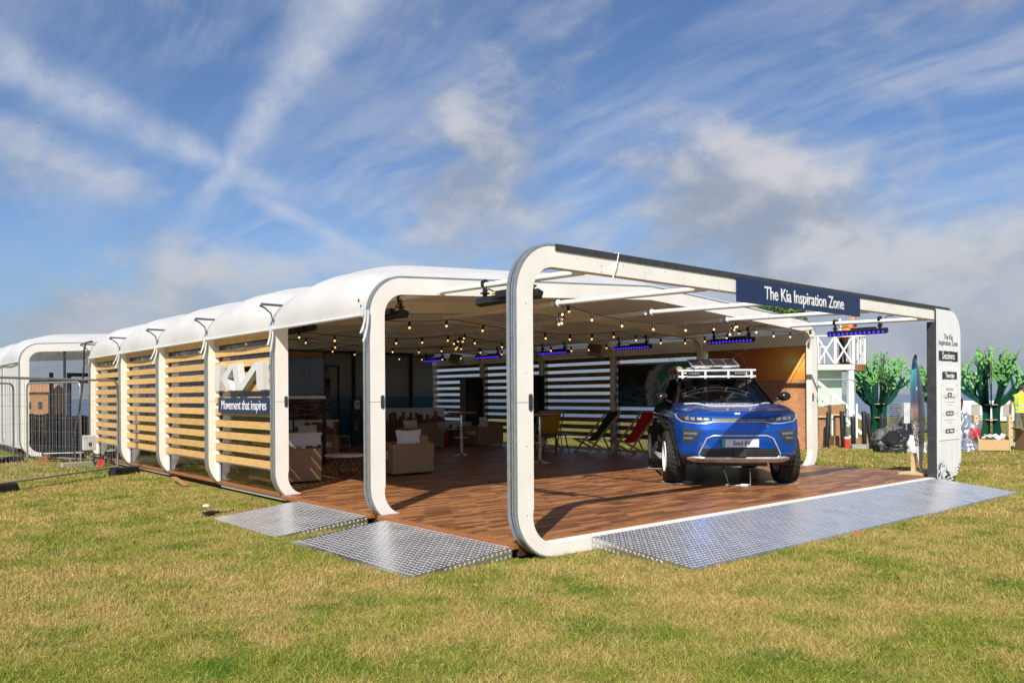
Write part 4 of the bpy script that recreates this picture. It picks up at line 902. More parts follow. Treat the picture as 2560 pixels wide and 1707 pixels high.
# crates and boxes seen through the left glazing
for i, (x, y, s_, lb) in enumerate(((.62, 10.3, .5, 'brown wicker box behind the glass of the middle slatted bay'), (.60, 13.4, .42, 'brown wicker box behind the glass of the farthest slatted bay'))):
    t = thing('wicker_box', lb, 'box', (x, y, DZ)); m_ = MB(); m_.box(-s_ / 2, s_ / 2, -s_ / 2, s_ / 2, 0, s_ * .9); part('body', m_, M_rattan, t, bevel=.02); m_ = MB(); m_.box(-s_ / 2 - .01, s_ / 2 + .01, -s_ / 2 - .01, s_ / 2 + .01, s_ * .9 + .001, s_ * .9 + .04); part('lid', m_, M_rattan, t, bevel=.01)
# ================================================================== blue off-road car
M_blue = mat('blue_paint', (.0015, .075, .42), .25, .50, var=.03, scale=3, coat=.7)
M_gloss = mat('gloss_black_paint', (.008, .008, .010), .10, var=.05, coat=1.0)
M_flare = mat('black_flare', (.022, .022, .024), .55, var=.1, bump=.08, bscale=70)
M_satin = mat('satin_silver', (.58, .58, .58), .30, .45)
M_rim = mat('white_rim', (.78, .78, .77), .35)
M_tyre = mat('tyre_rubber', (.020, .019, .018), .82, var=.2, scale=20, bump=.2, bscale=80)
M_lens = mat('smoked_lens', (.030, .032, .036), .06, var=.05, coat=1.0)
M_lamp = mat('lamp_reflector', (.17, .18, .20), .45, .2)
M_wind = glass_mat('car_glass', (.38, .45, .46), .01, .45)
M_sidegl = glass_mat('dark_car_glass', (.10, .11, .12), .01, .6)
CAR = thing('car', 'blue and black lifted off-road car with roof rack and knobbly tyres', 'car', (5.95, 1.84, DZ), math.atan2(-.73994, .67267) + R(2.5))
def ip(z, tab): return float(np.interp(z, [a for a, _ in tab], [b for _, b in tab]))
WZ = [(.38, .80), (.50, .835), (.65, .865), (.80, .885), (.95, .893), (1.05, .885), (1.12, .862)]
FZY = [(.38, -.79), (.44, -.86), (.52, -.895), (.70, -.905), (.85, -.900), (.95, -.875), (1.02, -.85), (1.07, -.815), (1.10, -.775), (1.12, -.72)]
bow = lambda x: .07 * (abs(x) / .89) ** 2 + .22 * (abs(x) / .89) ** 6
wz = lambda z: ip(z, WZ)
def fr(x, z, off=0.0):
    rec = 0.018 * math.exp(-((z - .93) / .05) ** 2) * (1 if abs(x) < .8 else .5)     # crease under the lamps
    return (x, ip(z, FZY) + bow(x) + rec * 0 - off, z)
# front bumper / nose
m_ = MB(); m_.grid(lambda u, v: fr((u * 2 - 1) * wz(.47 + .65 * v), .47 + .65 * v), 48, 36); part('nose_panel', m_, M_blue, CAR, smooth=50)
m_ = MB(); m_.grid(lambda u, v: fr((u * 2 - 1) * wz(.38 + .10 * v), .385 + .10 * v, .002), 40, 6); part('bumper_lower', m_, M_flare, CAR, smooth=50)
def sk(u, v):
    a = (u * 2 - 1); b = v * math.pi; taper = 1 - .75 * max(0, abs(a) - .85) / .15; p = fr(a * .76, .418 + .045 * math.cos(b) * taper); return (p[0], p[1] - .030 * math.sin(b) * taper - .004, p[2] + .012 * max(0, abs(a) - .7) / .3)
m_ = MB(); m_.grid(sk, 40, 10); part('skid_plate', m_, M_satin, CAR, smooth=60)
# hood
def hood(u, v):
    x = (u * 2 - 1); e = abs(x); xl = x * (.862 - .06 * v); y0 = ip(1.12, FZY) + bow(xl) ; y1 = .40 + .16 * e * e; y = y0 + (y1 - y0) * v
    z = 1.12 + .125 * (1 - (1 - v) ** 1.7) - .030 * v * e ** 4 + .018 * math.sin(math.pi * min(1, v * 1.1)) * (math.exp(-((e - .62) / .14) ** 2)) + .012 * e ** 2 * (1 - v)
    return (xl, y, z)
m_ = MB(); m_.grid(hood, 36, 24); part('hood', m_, M_blue, CAR, smooth=50)
def hp(x, y):   # point on the hood surface by lateral and depth
    best = None
    for v in np.linspace(0, 1, 60):
        u = (x / (.862 - .06 * v) + 1) / 2; q = hood(u, v)
        if best is None or abs(q[1] - y) < best[0]: best = (abs(q[1] - y), q)
    return best[1]
m_ = MB(); m_.tube([(q[0], q[1], q[2] + .006) for q in [hp(-.66, .12), hp(-.50, -.06), hp(-.36, -.24), hp(-.28, -.28), hp(0, -.29), hp(.28, -.28), hp(.42, -.18), hp(.56, .0), hp(.66, .16)]], .008, 6); part('hood_stripe', m_, M_letter, CAR)
q0, q1 = hp(0, .02), hp(0, .26); dv = (Vector(q1) - Vector(q0)).normalized()
o = lettering('BOARDMASTERS', .12, M_letter, CAR, (1, 0, 0), tuple(dv), tuple(Vector((1, 0, 0)).cross(dv)), (0, -.08, hp(0, -.08)[2] + .010), sx=.80, bold=.004)
# sides with wheel arches
ARCH = [(0.0, .40, .455), (2.60, .40, .455)]
def side_skip(y, z): return any((y - cy) ** 2 + (z - cz) ** 2 < r_ * r_ for cy, cz, r_ in ARCH)
for s in (-1, 1):
    def sf(u, v):
        z = .40 + .72 * v; y0 = ip(z, FZY) + bow(wz(z)); y = y0 + (3.26 - y0) * u; x = wz(z) - .012 * math.exp(-((z - .72) / .10) ** 2) * (1 if .6 < y < 2.1 else 0)
        x -= .10 * max(0, (y - 2.9) / .36) ** 2; return (s * x, y, z)
    blue = MB(); dark = MB()
    def yz(u, v): q = sf(u, v); return q[1], q[2]
    blue.grid(sf, 130, 26, skip=lambda u, v: side_skip(*yz(u, v)) or yz(u, v)[0] > .36)
    dark.grid(sf, 130, 26, skip=lambda u, v: side_skip(*yz(u, v)) or yz(u, v)[0] <= .36)
    part('front_fender', blue, M_blue, CAR, smooth=50); part('side_panel', dark, M_gloss, CAR, smooth=50)
    for cy, cz, r_ in ARCH:
        m_ = MB()
        def ff(u, v):
            a = math.pi * (-.06 + 1.12 * u); rr_ = r_ - .012 + .085 * v; y = cy - math.cos(a) * rr_; z = cz + math.sin(a) * rr_
            x = wz(min(1.1, max(.4, z))) + .040 * (1 - v) ** .6 + .004; return (s * x, y, z)
        m_.grid(ff, 28, 6)
        def lip(u, v):
            a = math.pi * (-.06 + 1.12 * u); rr_ = r_ - .012; y = cy - math.cos(a) * rr_; z = cz + math.sin(a) * rr_; return (s * (wz(min(1.1, max(.4, z))) + .044 - .25 * v), y, z)
        m_.grid(lip, 28, 2); part('wheel_arch', m_, M_flare, CAR, smooth=50)
    m_ = MB(); m_.box(s * .80 - .035, s * .80 + .06 * s + .02, .46, 2.14, .36, .47); part('sill', m_, M_flare, CAR, bevel=.02)
    # shoulder and side glazing
    m_ = MB()
    def shd(u, v):
        y = -.30 + 3.50 * u; x0, z0 = .862, 1.12; x1 = .802 + .0 * u; z1 = 1.205 if y > .4 else hood(1, min(1, (y + .36) / .9))[2] + .0
        t_ = v; return (s * (x0 + (x1 - x0) * t_ - .1 * max(0, (y - 2.9) / .36) ** 2), y, z0 + (z1 - z0) * t_ + .012 * math.sin(math.pi * t_))
    m_.grid(shd, 40, 4); part('shoulder', m_, M_gloss, CAR, smooth=50)
    GH = lambda u, v: (s * ((.800 - .175 * v) - .10 * max(0, u - .75) / .25), (.42 + .76 * v) + (3.16 - .40 * v - .42 - .76 * v) * u, 1.20 + .44 * v)
    m_ = MB(); m_.grid(GH, 24, 6); part('side_window', m_, M_sidegl, CAR, smooth=50)
    for u0, u1 in ((0, .045), (.36, .40), (.70, .76), (.93, 1.0)):
        m_ = MB(); m_.grid(lambda u, v: Vector(GH(u0 + (u1 - u0) * u, v)) + Vector((s * .006, 0, 0)), 3, 6); part('pillar', m_, M_gloss, CAR, smooth=50)
    # mirror
    m_ = MB(); m_.ell((s * .975, .50, 1.335), .105, .085, .075, 16, 10); part('mirror', m_, M_gloss, CAR, smooth=60)
    m_ = MB(); m_.bar((s * .80, .56, 1.24), (s * .93, .52, 1.30), .05, .03); part('mirror_arm', m_, M_gloss, CAR)
    m_ = MB(); m_.tube([(s * .84, .75, .30), (s * .96, .80, .33), (s * .96, 1.8, .33), (s * .84, 1.85, .30)], .032, 8); part('side_step', m_, M_satin, CAR, smooth=60)
# tail
m_ = MB(); m_.grid(lambda u, v: ((u * 2 - 1) * (wz(.40 + .72 * v) - .10), 3.26 + .10 * (1 - (u * 2 - 1) ** 4) , .40 + .72 * v), 20, 8); part('tail_panel', m_, M_gloss, CAR, smooth=50)
m_ = MB(); m_.grid(lambda u, v: ((u * 2 - 1) * (.70 - .175 * v), 3.17 - .40 * v, 1.12 + .52 * v), 12, 6); part('rear_window', m_, M_sidegl, CAR, smooth=50)
# windscreen, roof
WS = lambda u, v: ((u * 2 - 1) * (.795 - .175 * v), .40 + .76 * v + .16 * (u * 2 - 1) ** 2 * (1 - .3 * v) - .0, 1.225 + .415 * v - .02 * (u * 2 - 1) ** 2)
m_ = MB(); m_.grid(WS, 24, 14); part('windscreen', m_, M_wind, CAR, smooth=60)
for u0, u1 in ((-.005, .055), (.945, 1.005)): m_ = MB(); m_.grid(lambda u, v: Vector(WS(u0 + (u1 - u0) * u, v)) + Vector((0, -.006, .004)), 3, 14); part('a_pillar', m_, M_gloss, CAR, smooth=60)
m_ = MB(); m_.grid(lambda u, v: Vector(WS(u, -.10 + .13 * v)) + Vector((0, -.010, .006)), 24, 2); part('cowl', m_, M_flare, CAR, smooth=60)
m_ = MB(); m_.grid(lambda u, v: Vector(WS(u, .93 + .09 * v)) + Vector((0, -.006, .004)), 24, 2); part('header_band', m_, M_gloss, CAR, smooth=60)
m_ = MB(); m_.grid(lambda u, v: ((u * 2 - 1) * .632, 1.16 + .12 * (u * 2 - 1) ** 2 * (1 - v) + 1.62 * v, 1.64 + .045 * (1 - (u * 2 - 1) ** 4) * (1 - .3 * (2 * v - 1) ** 2)), 20, 12); part('roof', m_, M_gloss, CAR, smooth=60)
for x0, x1, up in ((-.55, -.02, .30), (.02, .58, .30)):
    m_ = MB(); a, b_ = WS((x0 + .795) / 1.59, .03), WS((x1 * .8 + .795) / 1.59, .10); m_.bar((a[0], a[1] - .012, a[2] + .01), (b_[0], b_[1] - .012, b_[2] + .01), .014, .012); part('wiper', m_, M_black, CAR)
# cabin: dashboard, seats, headrests
m_ = MB(); m_.grid(lambda u, v: ((u * 2 - 1) * .72, .62 + .35 * v, 1.20 + .05 * math.sin(math.pi * v)), 8, 6); part('dashboard', m_, M_dark, CAR, smooth=60)
for x in (-.36, .36):
    m_ = MB(); m_.ell((x, 1.62, 1.12), .26, .10, .36, 14, 10); m_.ell((x, 1.66, 1.50), .14, .06, .10, 12, 8); part('seat', m_, M_dark, CAR, smooth=60)
m_ = MB(); m_.tube([(.36 + .19 * math.cos(2 * math.pi * i / 20), 1.10 + .05 * math.sin(2 * math.pi * i / 20), 1.20 + .18 * math.sin(2 * math.pi * i / 20)) for i in range(20)], .015, 6, closed=True); part('steering_wheel', m_, M_black, CAR, smooth=60)
m_ = MB(); m_.box(-.50, .50, -.38, 3.0, .29, .40); m_.box(-.60, .60, -.62, .2, .36, .42); m_.box(-.70, .70, .45, 2.15, .40, 1.0); part('underbody', m_, M_black, CAR)
m_ = MB(); m_.tube([(-.62, 0, .34), (.62, 0, .34)], .035, 8); m_.tube([(-.62, 2.6, .36), (.62, 2.6, .36)], .045, 8); part('axle', m_, M_rubber, CAR, smooth=60)
# lamps and grille
def patch(pts_top, pts_bot, off, nm, mt, nu=20, nv=4, sm=50):
    def f(u, v):
        k = u * (len(pts_top) - 1); i = min(int(k), len(pts_top) - 2); q = k - i
        a = [pts_top[i][j] + (pts_top[i + 1][j] - pts_top[i][j]) * q for j in (0, 1)]; b = [pts_bot[i][j] + (pts_bot[i + 1][j] - pts_bot[i][j]) * q for j in (0, 1)]
        return fr(b[0] + (a[0] - b[0]) * v, b[1] + (a[1] - b[1]) * v, off)
    return part(nm, MB().grid(f, nu, nv), mt, CAR, smooth=sm)
for s in (-1, 1):
    patch([(s * .38, 1.030), (s * .60, 1.052), (s * .855, 1.078)], [(s * .38, .992), (s * .55, .972), (s * .845, 1.000)], .008, 'headlight', M_lens)
    for a, b_ in ((.44, .50), (.53, .60), (.63, .69), (.71, .76)): patch([(s * a, 1.028 + .06 * (a - .44)), (s * b_, 1.028 + .06 * (b_ - .44))], [(s * a, .992), (s * b_, .992 + .01)], .011, 'lamp_cell', M_lamp, 3, 2)
    patch([(s * .53, .850), (s * .69, .866), (s * .812, .862)], [(s * .63, .694), (s * .72, .674), (s * .812, .678)], .006, 'fog_pod', M_lens)
    patch([(s * .60, .815), (s * .78, .822)], [(s * .61, .785), (s * .785, .790)], .010, 'fog_bar', M_lamp, 6, 2); patch([(s * .66, .750), (s * .785, .750)], [(s * .665, .722), (s * .785, .722)], .010, 'fog_lamp', M_lamp, 6, 2)
def chrome(pts, r_, nm='chrome_trim', closed=False, off=.010, mt=None):
    m_ = MB(); P_ = []
    for (a, b_) in zip(pts, pts[1:] + ([pts[0]] if closed else [])):
        n = max(2, int(math.dist(a, b_) / .05))
        for i in range(n): P_.append(fr(a[0] + (b_[0] - a[0]) * i / n, a[1] + (b_[1] - a[1]) * i / n, off))
    if not closed: P_.append(fr(*pts[-1], off))
    m_.tube(P_, r_, 8, closed=closed); return part(nm, m_, mt or M_satin, CAR, smooth=60)
low = [(-.880, 1.085), (-.862, 1.02), (-.80, .972), (-.60, .945), (-.46, .945), (-.36, .972)]
chrome(low + [(0, .974)] + [(-x, z) for x, z in reversed(low)], .0080)
chrome([(-.37, 1.000), (0, 1.004), (.37, 1.000)], .0045)
patch([(-.37, 1.026), (0, 1.03), (.37, 1.026)], [(-.37, .98), (0, .982), (.37, .98)], .004, 'badge_band', M_flare)
gr = [(-.38, .772), (-.14, .774), (.14, .774), (.38, .772), (.47, .735), (.575, .52), (.58, .478), (.53, .452), (-.53, .452), (-.58, .478), (-.575, .52), (-.47, .735)]
chrome(gr, .010, 'grille_surround', True)
patch([(-.14, .782), (0, .784), (.14, .782)], [(-.11, .762), (0, .764), (.11, .762)], .016, 'grille_cap', M_satin)
patch([(-.535, .585), (0, .590), (.535, .585)], [(-.53, .460), (0, .460), (.53, .460)], .005, 'grille_mesh', M_black)
for z in (.495, .527, .558): chrome([(-.54 + (z - .49) * .3, z), (.54 - (z - .49) * .3, z)], .0075, 'grille_slat', False, .010, M_flare)
m_ = MB(); q = fr(0, .525); m_.box(-.085, .085, q[1] - .028, q[1], .468, .585); part('radar_sensor', m_, M_flare, CAR, bevel=.008)
M_plateW = mat('plate_white', (.74, .74, .73), .35, var=.01)
q = fr(0.0, .665); m_ = MB(); m_.box(-.26, .26, q[1] - .030, q[1] - .018, .608, .724); pl = part('number_plate', m_, M_plateW, CAR, bevel=.004)
m_ = MB(); m_.box(-.258, -.214, q[1] - .0315, q[1] - .0303, .610, .722); part('plate_flash', m_, mat('plate_green', (.02, .50, .10), .4), pl)
lettering('Soul EV', .085, M_ink, pl, FX, FY, FZ, (.02, q[1] - .0312, .664), bold=.0015, sx=.95)
flat_logo(CAR, .034, FX, (0, .5, .866), (0, -.866, .5), (-.055, fr(0, 1.075)[1] - .006, 1.075), M_letter)
chrome([(.27, .955), (.26, .83), (.29, .805), (.45, .808), (.475, .835), (.468, .945), (.27, .955)], .0022, 'charge_flap_gap', False, .0005, M_black)
chrome([(.375, .935), (.405, .935), (.405, .905), (.375, .905)], .003, 'flap_mark', True, .002, M_letter)
chrome([(-.83, 1.10), (-.5, 1.108), (0, 1.11), (.5, 1.108), (.83, 1.10)], .003, 'hood_gap', False, .0, M_black)
# wheels
def wheel_meshes():
    ty = MB(); prof = [(.235, -.105), (.26, -.125), (.33, -.130), (.362, -.115), (.368, -.09), (.368, .09), (.362, .115), (.33, .130), (.26, .125), (.235, .105)]
    ty.lathe(prof, 48, axis='X', caps=False); ty.lathe([(.235, -.105), (.235, .105)], 48, axis='X', caps=False)
    for i in range(34):
        a0 = 2 * math.pi * i / 34
        for rw, (x0, x1, da, sk_) in enumerate(((-.128, -.072, 0, .05), (-.062, -.008, .5, -.06), (.008, .062, 0, .06), (.072, .128, .5, -.05))):
            vs = []
            for x, off in ((x0, 0), (x1, sk_)):
                for aa in (-.062, .062):
                    for r_ in (.355 if abs(x) < .12 else .335, .384 if abs(x) < .12 else .366): an = a0 + da * 2 * math.pi / 34 + aa + off; vs.append((x, r_ * math.cos(an), r_ * math.sin(an)))
            ty.add(vs, [(0, 1, 3, 2), (4, 6, 7, 5), (0, 4, 5, 1), (2, 3, 7, 6), (1, 5, 7, 3)])
    rm = MB(); rm.lathe([(.236, -.10), (.236, .10), (.224, .112), (.214, .10), (.205, .03), (.19, .0)], 40, axis='X', caps=False)
    for i in range(8):
        a = 2 * math.pi * i / 8; e = Vector((0, math.cos(a), math.sin(a))); rm.bar(Vector((.045, 0, 0)) + e * .05, Vector((.03, 0, 0)) + e * .212, .055, .035, up=(1, 0, 0))
    rm.lathe([(.075, .0), (.075, .06), (.05, .078), (0, .08)], 20, axis='X')
    rm.lathe([(.21, .0), (0, .0)], 32, axis='X', m=1); rm.lathe([(.03, .08), (.028, .088), (0, .09)], 16, axis='X', m=1)
    
    ty.v = [(x * 1.13, y * 1.055, z * 1.055) for x, y, z in ty.v]
    rm.v = [(x * 1.36, y * 1.02, z * 1.02) for x, y, z in rm.v]
    return ty.mesh('tyre', M_tyre, smooth=35), rm.mesh('rim', [M_rim, M_black], smooth=35)
TY, RM = wheel_meshes()
for s in (-1, 1):
    for y in (0, 2.6):
        w_ = link('tyre', TY, CAR); w_.location = (s * .845, y, .405); w_.rotation_euler = (rng.uniform(0, 1), 0, math.pi if s < 0 else 0); link('rim', RM, w_)
# roof load: rack, lamps, boards, solar panel
M_rack = mat('white_rack', (.74, .74, .73), .35)
m_ = MB(); m_.tube([(-.64, 1.02, 1.668), (.64, 1.02, 1.668)], .020, 10); part('rack_rail', m_, M_rack, CAR, smooth=60)
m_ = MB(); m_.tube([(-.64, 1.02, 1.772), (.64, 1.02, 1.772)], .020, 10); part('rack_rail', m_, M_rack, CAR, smooth=60)
for x in (-.57, -.19, .19, .57): m_ = MB(); m_.tube([(x, 1.02, 1.640), (x, 1.02, 1.785)], .021, 10); part('rack_post', m_, M_rack, CAR, smooth=60)
for x in (-.60, .60): m_ = MB(); m_.tube([(x, 1.02, 1.772), (x, 2.75, 1.772)], .016, 8); part('rack_rail', m_, M_rack, CAR, smooth=60)
for y in (1.5, 2.1, 2.7): m_ = MB(); m_.tube([(-.62, y, 1.742), (.62, y, 1.742)], .016, 8); m_.box(-.60, -.56, y - .02, y + .02, 1.66, 1.742); m_.box(.56, .60, y - .02, y + .02, 1.66, 1.742); part('rack_bar', m_, M_rack, CAR, smooth=40)
for x in (-.385, .375):
    m_ = MB(); m_.box(x - .10, x + .10, .985, 1.045, 1.690, 1.750); lp = part('spot_lamp', m_, M_black, CAR, bevel=.012)
    m_ = MB(); [m_.lathe([(.020, 0), (.018, -.004), (0, -.003)], 10, (x - .07 + .0467 * i, .984, 1.720), axis='Y') for i in range(4)]; part('lamp_lens', m_, M_lamp, lp)
SB = custom('roof_surf_print', lambda t, co: t.mix(t.ss(t.m('ADD', t.xyz(co)[0], t.m('MULTIPLY', t.noise(co, 3, 4), .5)), .42, .50), t.mix(t.ss(t.noise(co, 5, 3), .58, .62), (.78, .77, .75), (.55, .30, .12)), (.02, .20, .50)), .25, coat=.6)
for i, (x, z, rz_, y0) in enumerate(((-.27, 1.815, .06, 2.02), (.28, 1.822, -.05, 2.05))):
    m_ = MB(); m_.ell((x, y0, z), .27, 1.02, .048, 20, 10, M=Matrix.Rotation(rz_, 3, 'Z')); part('roof_surfboard', m_, SB, CAR, smooth=60)
sp = lambda u, v, h=0: ((u - .5) * .80 , 1.16 + .55 * v, 1.838 + .135 * v + h)
m_ = MB(); m_.add([sp(a, b_, h) for h in (0, .022) for b_ in (0, 1) for a in (0, 1)], [(0, 2, 3, 1), (4, 5, 7, 6), (0, 1, 5, 4), (2, 6, 7, 3), (0, 4, 6, 2), (1, 3, 7, 5)]); so = part('solar_panel', m_, M_satin, CAR)
M_cell = custom('solar_cell', lambda t, co: t.mix(t.ss(t.m('SINE', t.m('MULTIPLY', t.xyz(co)[0], 260)), .90, .97), (.012, .012, .022), (.10, .10, .13)), .35, coat=.1)
for i in range(4): m_ = MB(); m_.add([sp(.02 + .243 * i, .04, .0235), sp(.25 + .243 * i, .04, .0235), sp(.25 + .243 * i, .96, .0235), sp(.02 + .243 * i, .96, .0235), ], [(0, 1, 2, 3)]); part('solar_cell', m_, M_cell, so)
for x in (-.30, .30): m_ = MB(); m_.bar((x, 1.20, 1.775), (x, 1.20, 1.838), .02, .02); m_.bar((x, 1.66, 1.76), (x, 1.66, 1.955), .02, .02); part('panel_leg', m_, M_satin, CAR)
m_ = MB(); m_.tube([(-.60, 1.15, 1.80), (-.60, 1.9, 1.82), (-.60, 2.7, 1.80)], [.05, .07, .05], 10); part('rolled_awning', m_, mat('beige_canvas', (.33, .28, .21), .9), CAR, smooth=60)
m_ = MB(); m_.box(-.18, .12, 2.2, 2.6, 1.81, 1.94); part('tool_case', m_, M_rack, CAR, bevel=.02)
m_ = MB(); m_.tube([(-.62, 1.5, 1.70), (-.72, 1.65, 2.0), (-.86, 1.75, 2.22)], [.006, .004, .002], 5); m_.tube([(-.55, 1.6, 1.70), (-.64, 1.75, 1.98), (-.78, 1.9, 2.18)], [.005, .003, .002], 5); part('antenna', m_, M_black, CAR)
# wheel pads under the tyres
M_pad = mat('pad_acrylic', (.55, .56, .57), .25, .3)
for i, (x, y, lb) in enumerate(((-.80, 0, 'grey round floor pad under the near left tyre'), (.80, 0, 'grey round floor pad under the near right tyre'), (-.80, 2.6, 'grey round floor pad under the rear left tyre'), (.80, 2.6, 'grey round floor pad under the rear right tyre'))):
    o = tag(part('wheel_pad', MB().lathe([(0, 0), (.26, 0), (.26, .004), (.25, .006), (0, .006)], 40), M_pad, None, smooth=30), lb, 'floor pad', 'floor pads under the car tyres'); p = CAR.matrix_basis @ Vector((x, y, 0)); o.location = (p.x, p.y, DZ + .001)
t = thing('router_box', 'small white cable box with upright antenna on the deck under the car', 'device', (5.72, 1.42, DZ), R(-40)); part('case', MB().box(-.055, .055, -.04, .04, 0, .03), M_white, t, bevel=.006); part('antenna', MB().tube([(.07, 0, .02), (.10, 0, .02), (.10, 0, .04), (.098, 0, .22)], [.008, .008, .008, .005], 6), M_white, t); part('cable', MB().tube([(-.05, 0, .012), (-.14, .01, .006), (-.24, .02, .01), (-.26, .03, .02), (-.21, .06, .015), (-.22, .12, .12), (-.26, .16, .24)], .006, 6), M_white, t, smooth=60)
part('plug', MB().lathe([(.02, 0), (.024, .03), (.02, .10), (.01, .12)], 10, (-.26, .16, .23)), mat('blue_plug', (.02, .08, .35), .5), t)
# ================================================================== left background: second pavilion, mesh fences
from mathutils import noise as mnoise
T2 = thing('pavilion', 'second white rounded pavilion with glazed end behind the fence panels', 'pavilion', (-1.04, 17.97, 0))
for k in range(4): build_rib(T2, k * B, True, False, latches=False)
for k in range(3): roof_panel(T2, k * B, 12, kk=k + 9)
for k in range(3):
    m_ = MB(); m_.box(.03, .05, k * B + RD + .01, (k + 1) * B - .01, .25, 2.46); part('side_sheet', m_, M_pvc, T2)
for a, b_ in ((.24, 1.00), (1.06, 1.70), (1.76, 3.2), (3.26, 4.7), (4.76, 6.2), (6.26, 9.7)): m_ = MB(); m_.box(a, b_, .05, .056, .12, 2.72); part('glass_pane', m_, M_clear, T2)
for x in (1.03, 1.73, 3.23, 4.73, 6.23): m_ = MB(); m_.box(x - .028, x + .028, .03, .085, .05, 2.75); part('mullion', m_, M_dark, T2)
for x, z1 in ((.83, 2.2), (1.25, 2.1), (1.9, 2.1)): m_ = MB(); m_.box(x - .045, x + .045, .60, .68, .05, z1); part('inner_post', m_, M_dark, T2)
m_ = MB(); m_.box(.24, 4.0, .61, .67, 1.93, 2.0); part('inner_beam', m_, M_dark, T2); m_ = MB(); m_.box(1.2, 4.0, .595, .66, 2.1, 2.2); part('inner_beam', m_, M_dark, T2)
m_ = MB(); m_.box(.2, 9.8, .12, 7.6, .02, .10); part('floor', m_, mat('dark_floor', (.10, .06, .04), .6), T2)
for x in (.9, 1.5, 2.2): link('spot', MB().lathe([(.02, 0), (.03, -.05), (.025, -.055)], 10).mesh('spot', M_white), T2).location = (x, .10, 2.70)
M_fencewood = mat('dark_stained_board', (.045, .032, .026), .8, var=.25, stretch=(8, 8, 1), objvar=.3)
t = thing('screen_fence', 'dark stained close board fence seen through the glazed pavilion end', 'fence', (-.85, 19.4, 0))
for i in range(26): m_ = MB(); m_.box(i * .125, i * .125 + .118, 0, .02 + .006 * (i % 2), .10, 1.10 - .06 * (i > 8) + rng.uniform(-.02, .02)); part('board', m_, M_fencewood, t)
t = thing('reflected_hut', 'orange brown hut standing in for a building reflected in the glazed pavilion end', 'hut', (.35, 28.6, 0), R(-35))  # solid stand-in for a brick building's reflection in the glazing
M_terra = mat('reflection_orange', (.52, .26, .12), .75, var=.12, stretch=(1, 1, 9))
m_ = MB(); m_.box(0, 1.3, 0, 1.2, .2, 1.75); part('wall', m_, M_terra, t); m_ = MB(); m_.add([(-.1, -.1, 1.75), (1.4, -.1, 1.75), (1.4, 1.3, 1.75), (-.1, 1.3, 1.75), (-.1, .6, 2.05), (1.4, .6, 2.05)], [(0, 1, 5, 4), (2, 3, 4, 5), (0, 4, 3), (1, 2, 5), (0, 3, 2, 1)]); part('roof', m_, M_terra, t)
for x in (.2, .55, .95): m_ = MB(); m_.box(x, x + .14, -.02, -.003, 1.15, 1.40); part('window', m_, M_dark, t)
M_galv = mat('galvanised_tube', (.42, .43, .43), .45, .7, var=.08, scale=15)
M_wire = mat('galvanised_wire', (.36, .37, .37), .5, .6)
def heras(p0, p1, label, h=1.86, z0=.14, dense=.085, group='mesh fence panels'):
    p0, p1 = Vector((*p0, 0)), Vector((*p1, 0)); L_ = (p1 - p0).length; t = thing('mesh_fence', label, 'fence', p0, math.atan2((p1 - p0).y, (p1 - p0).x), group)
    r_ = .14; pts = [(0, 0, z0 - .10), (0, 0, h - r_)] + [(r_ - r_ * math.cos(R(a)), 0, h - r_ + r_ * math.sin(R(a))) for a in range(15, 90, 15)] + [(r_, 0, h), (L_ - r_, 0, h)] + [(L_ - r_ + r_ * math.sin(R(a)), 0, h - r_ + r_ * math.cos(R(a))) for a in range(15, 90, 15)] + [(L_, 0, h - r_), (L_, 0, z0 - .10)]
    m_ = MB(); m_.tube(pts, .021, 8); part('frame', m_, M_galv, t, smooth=60); m_ = MB(); m_.tube([(0, 0, z0), (L_, 0, z0)], .019, 8); part('bottom_rail', m_, M_galv, t, smooth=60)
    q = MB(); x = dense
    while x < L_ - .03: q.box(x - .0016, x + .0016, -.0016, .0016, z0, h - .01); x += dense
    for z in (z0 + .28, z0 + .62, z0 + .95, z0 + 1.25, h - .28): q.box(0, L_, .002, .0052, z - .0016, z + .0016)
    o = part('wire_mesh', q, M_wire, t, recalc=False); o['kind'] = 'stuff'; return t
def foot(p, rz, label):
    t = thing('rubber_block', label, 'fence foot', (*p, 0), rz, 'rubber fence feet'); m_ = MB(); m_.add([(-.34, -.11, 0), (.34, -.11, 0), (.34, .11, 0), (-.34, .11, 0), (-.30, -.09, .13), (.30, -.09, .13), (.30, .09, .13), (-.30, .09, .13)], [(0, 3, 2, 1), (4, 5, 6, 7), (0, 1, 5, 4), (1, 2, 6, 5), (2, 3, 7, 6), (3, 0, 4, 7)]); part('block', m_, M_rubber, t, bevel=.02)
    m_ = MB(); [m_.lathe([(.03, .1305), (.03, .137)], 10, (x, 0, 0)) for x in (-.12, .12)]; part('socket_rim', m_, M_dark, t)
heras((-.30, 11.86), (-2.90, 9.50), 'long mesh fence panel in front of the farthest slatted bay')
heras((-.22, 15.35), (-.98, 17.35), 'short mesh fence panel between the two pavilions', 1.90, .10)
heras((-1.32, 17.0), (-3.9, 14.9), 'mesh fence panel at the picture edge before the second pavilion', 1.88, .10)
foot((-.20, 11.78), R(35), 'black rubber fence foot at the post by the slatted bay'); foot((-2.62, 9.76), R(40), 'black rubber fence foot lying alone on the grass at left'); foot((-1.45, 16.9), R(10), 'black rubber fence foot under the fence by the second pavilion')
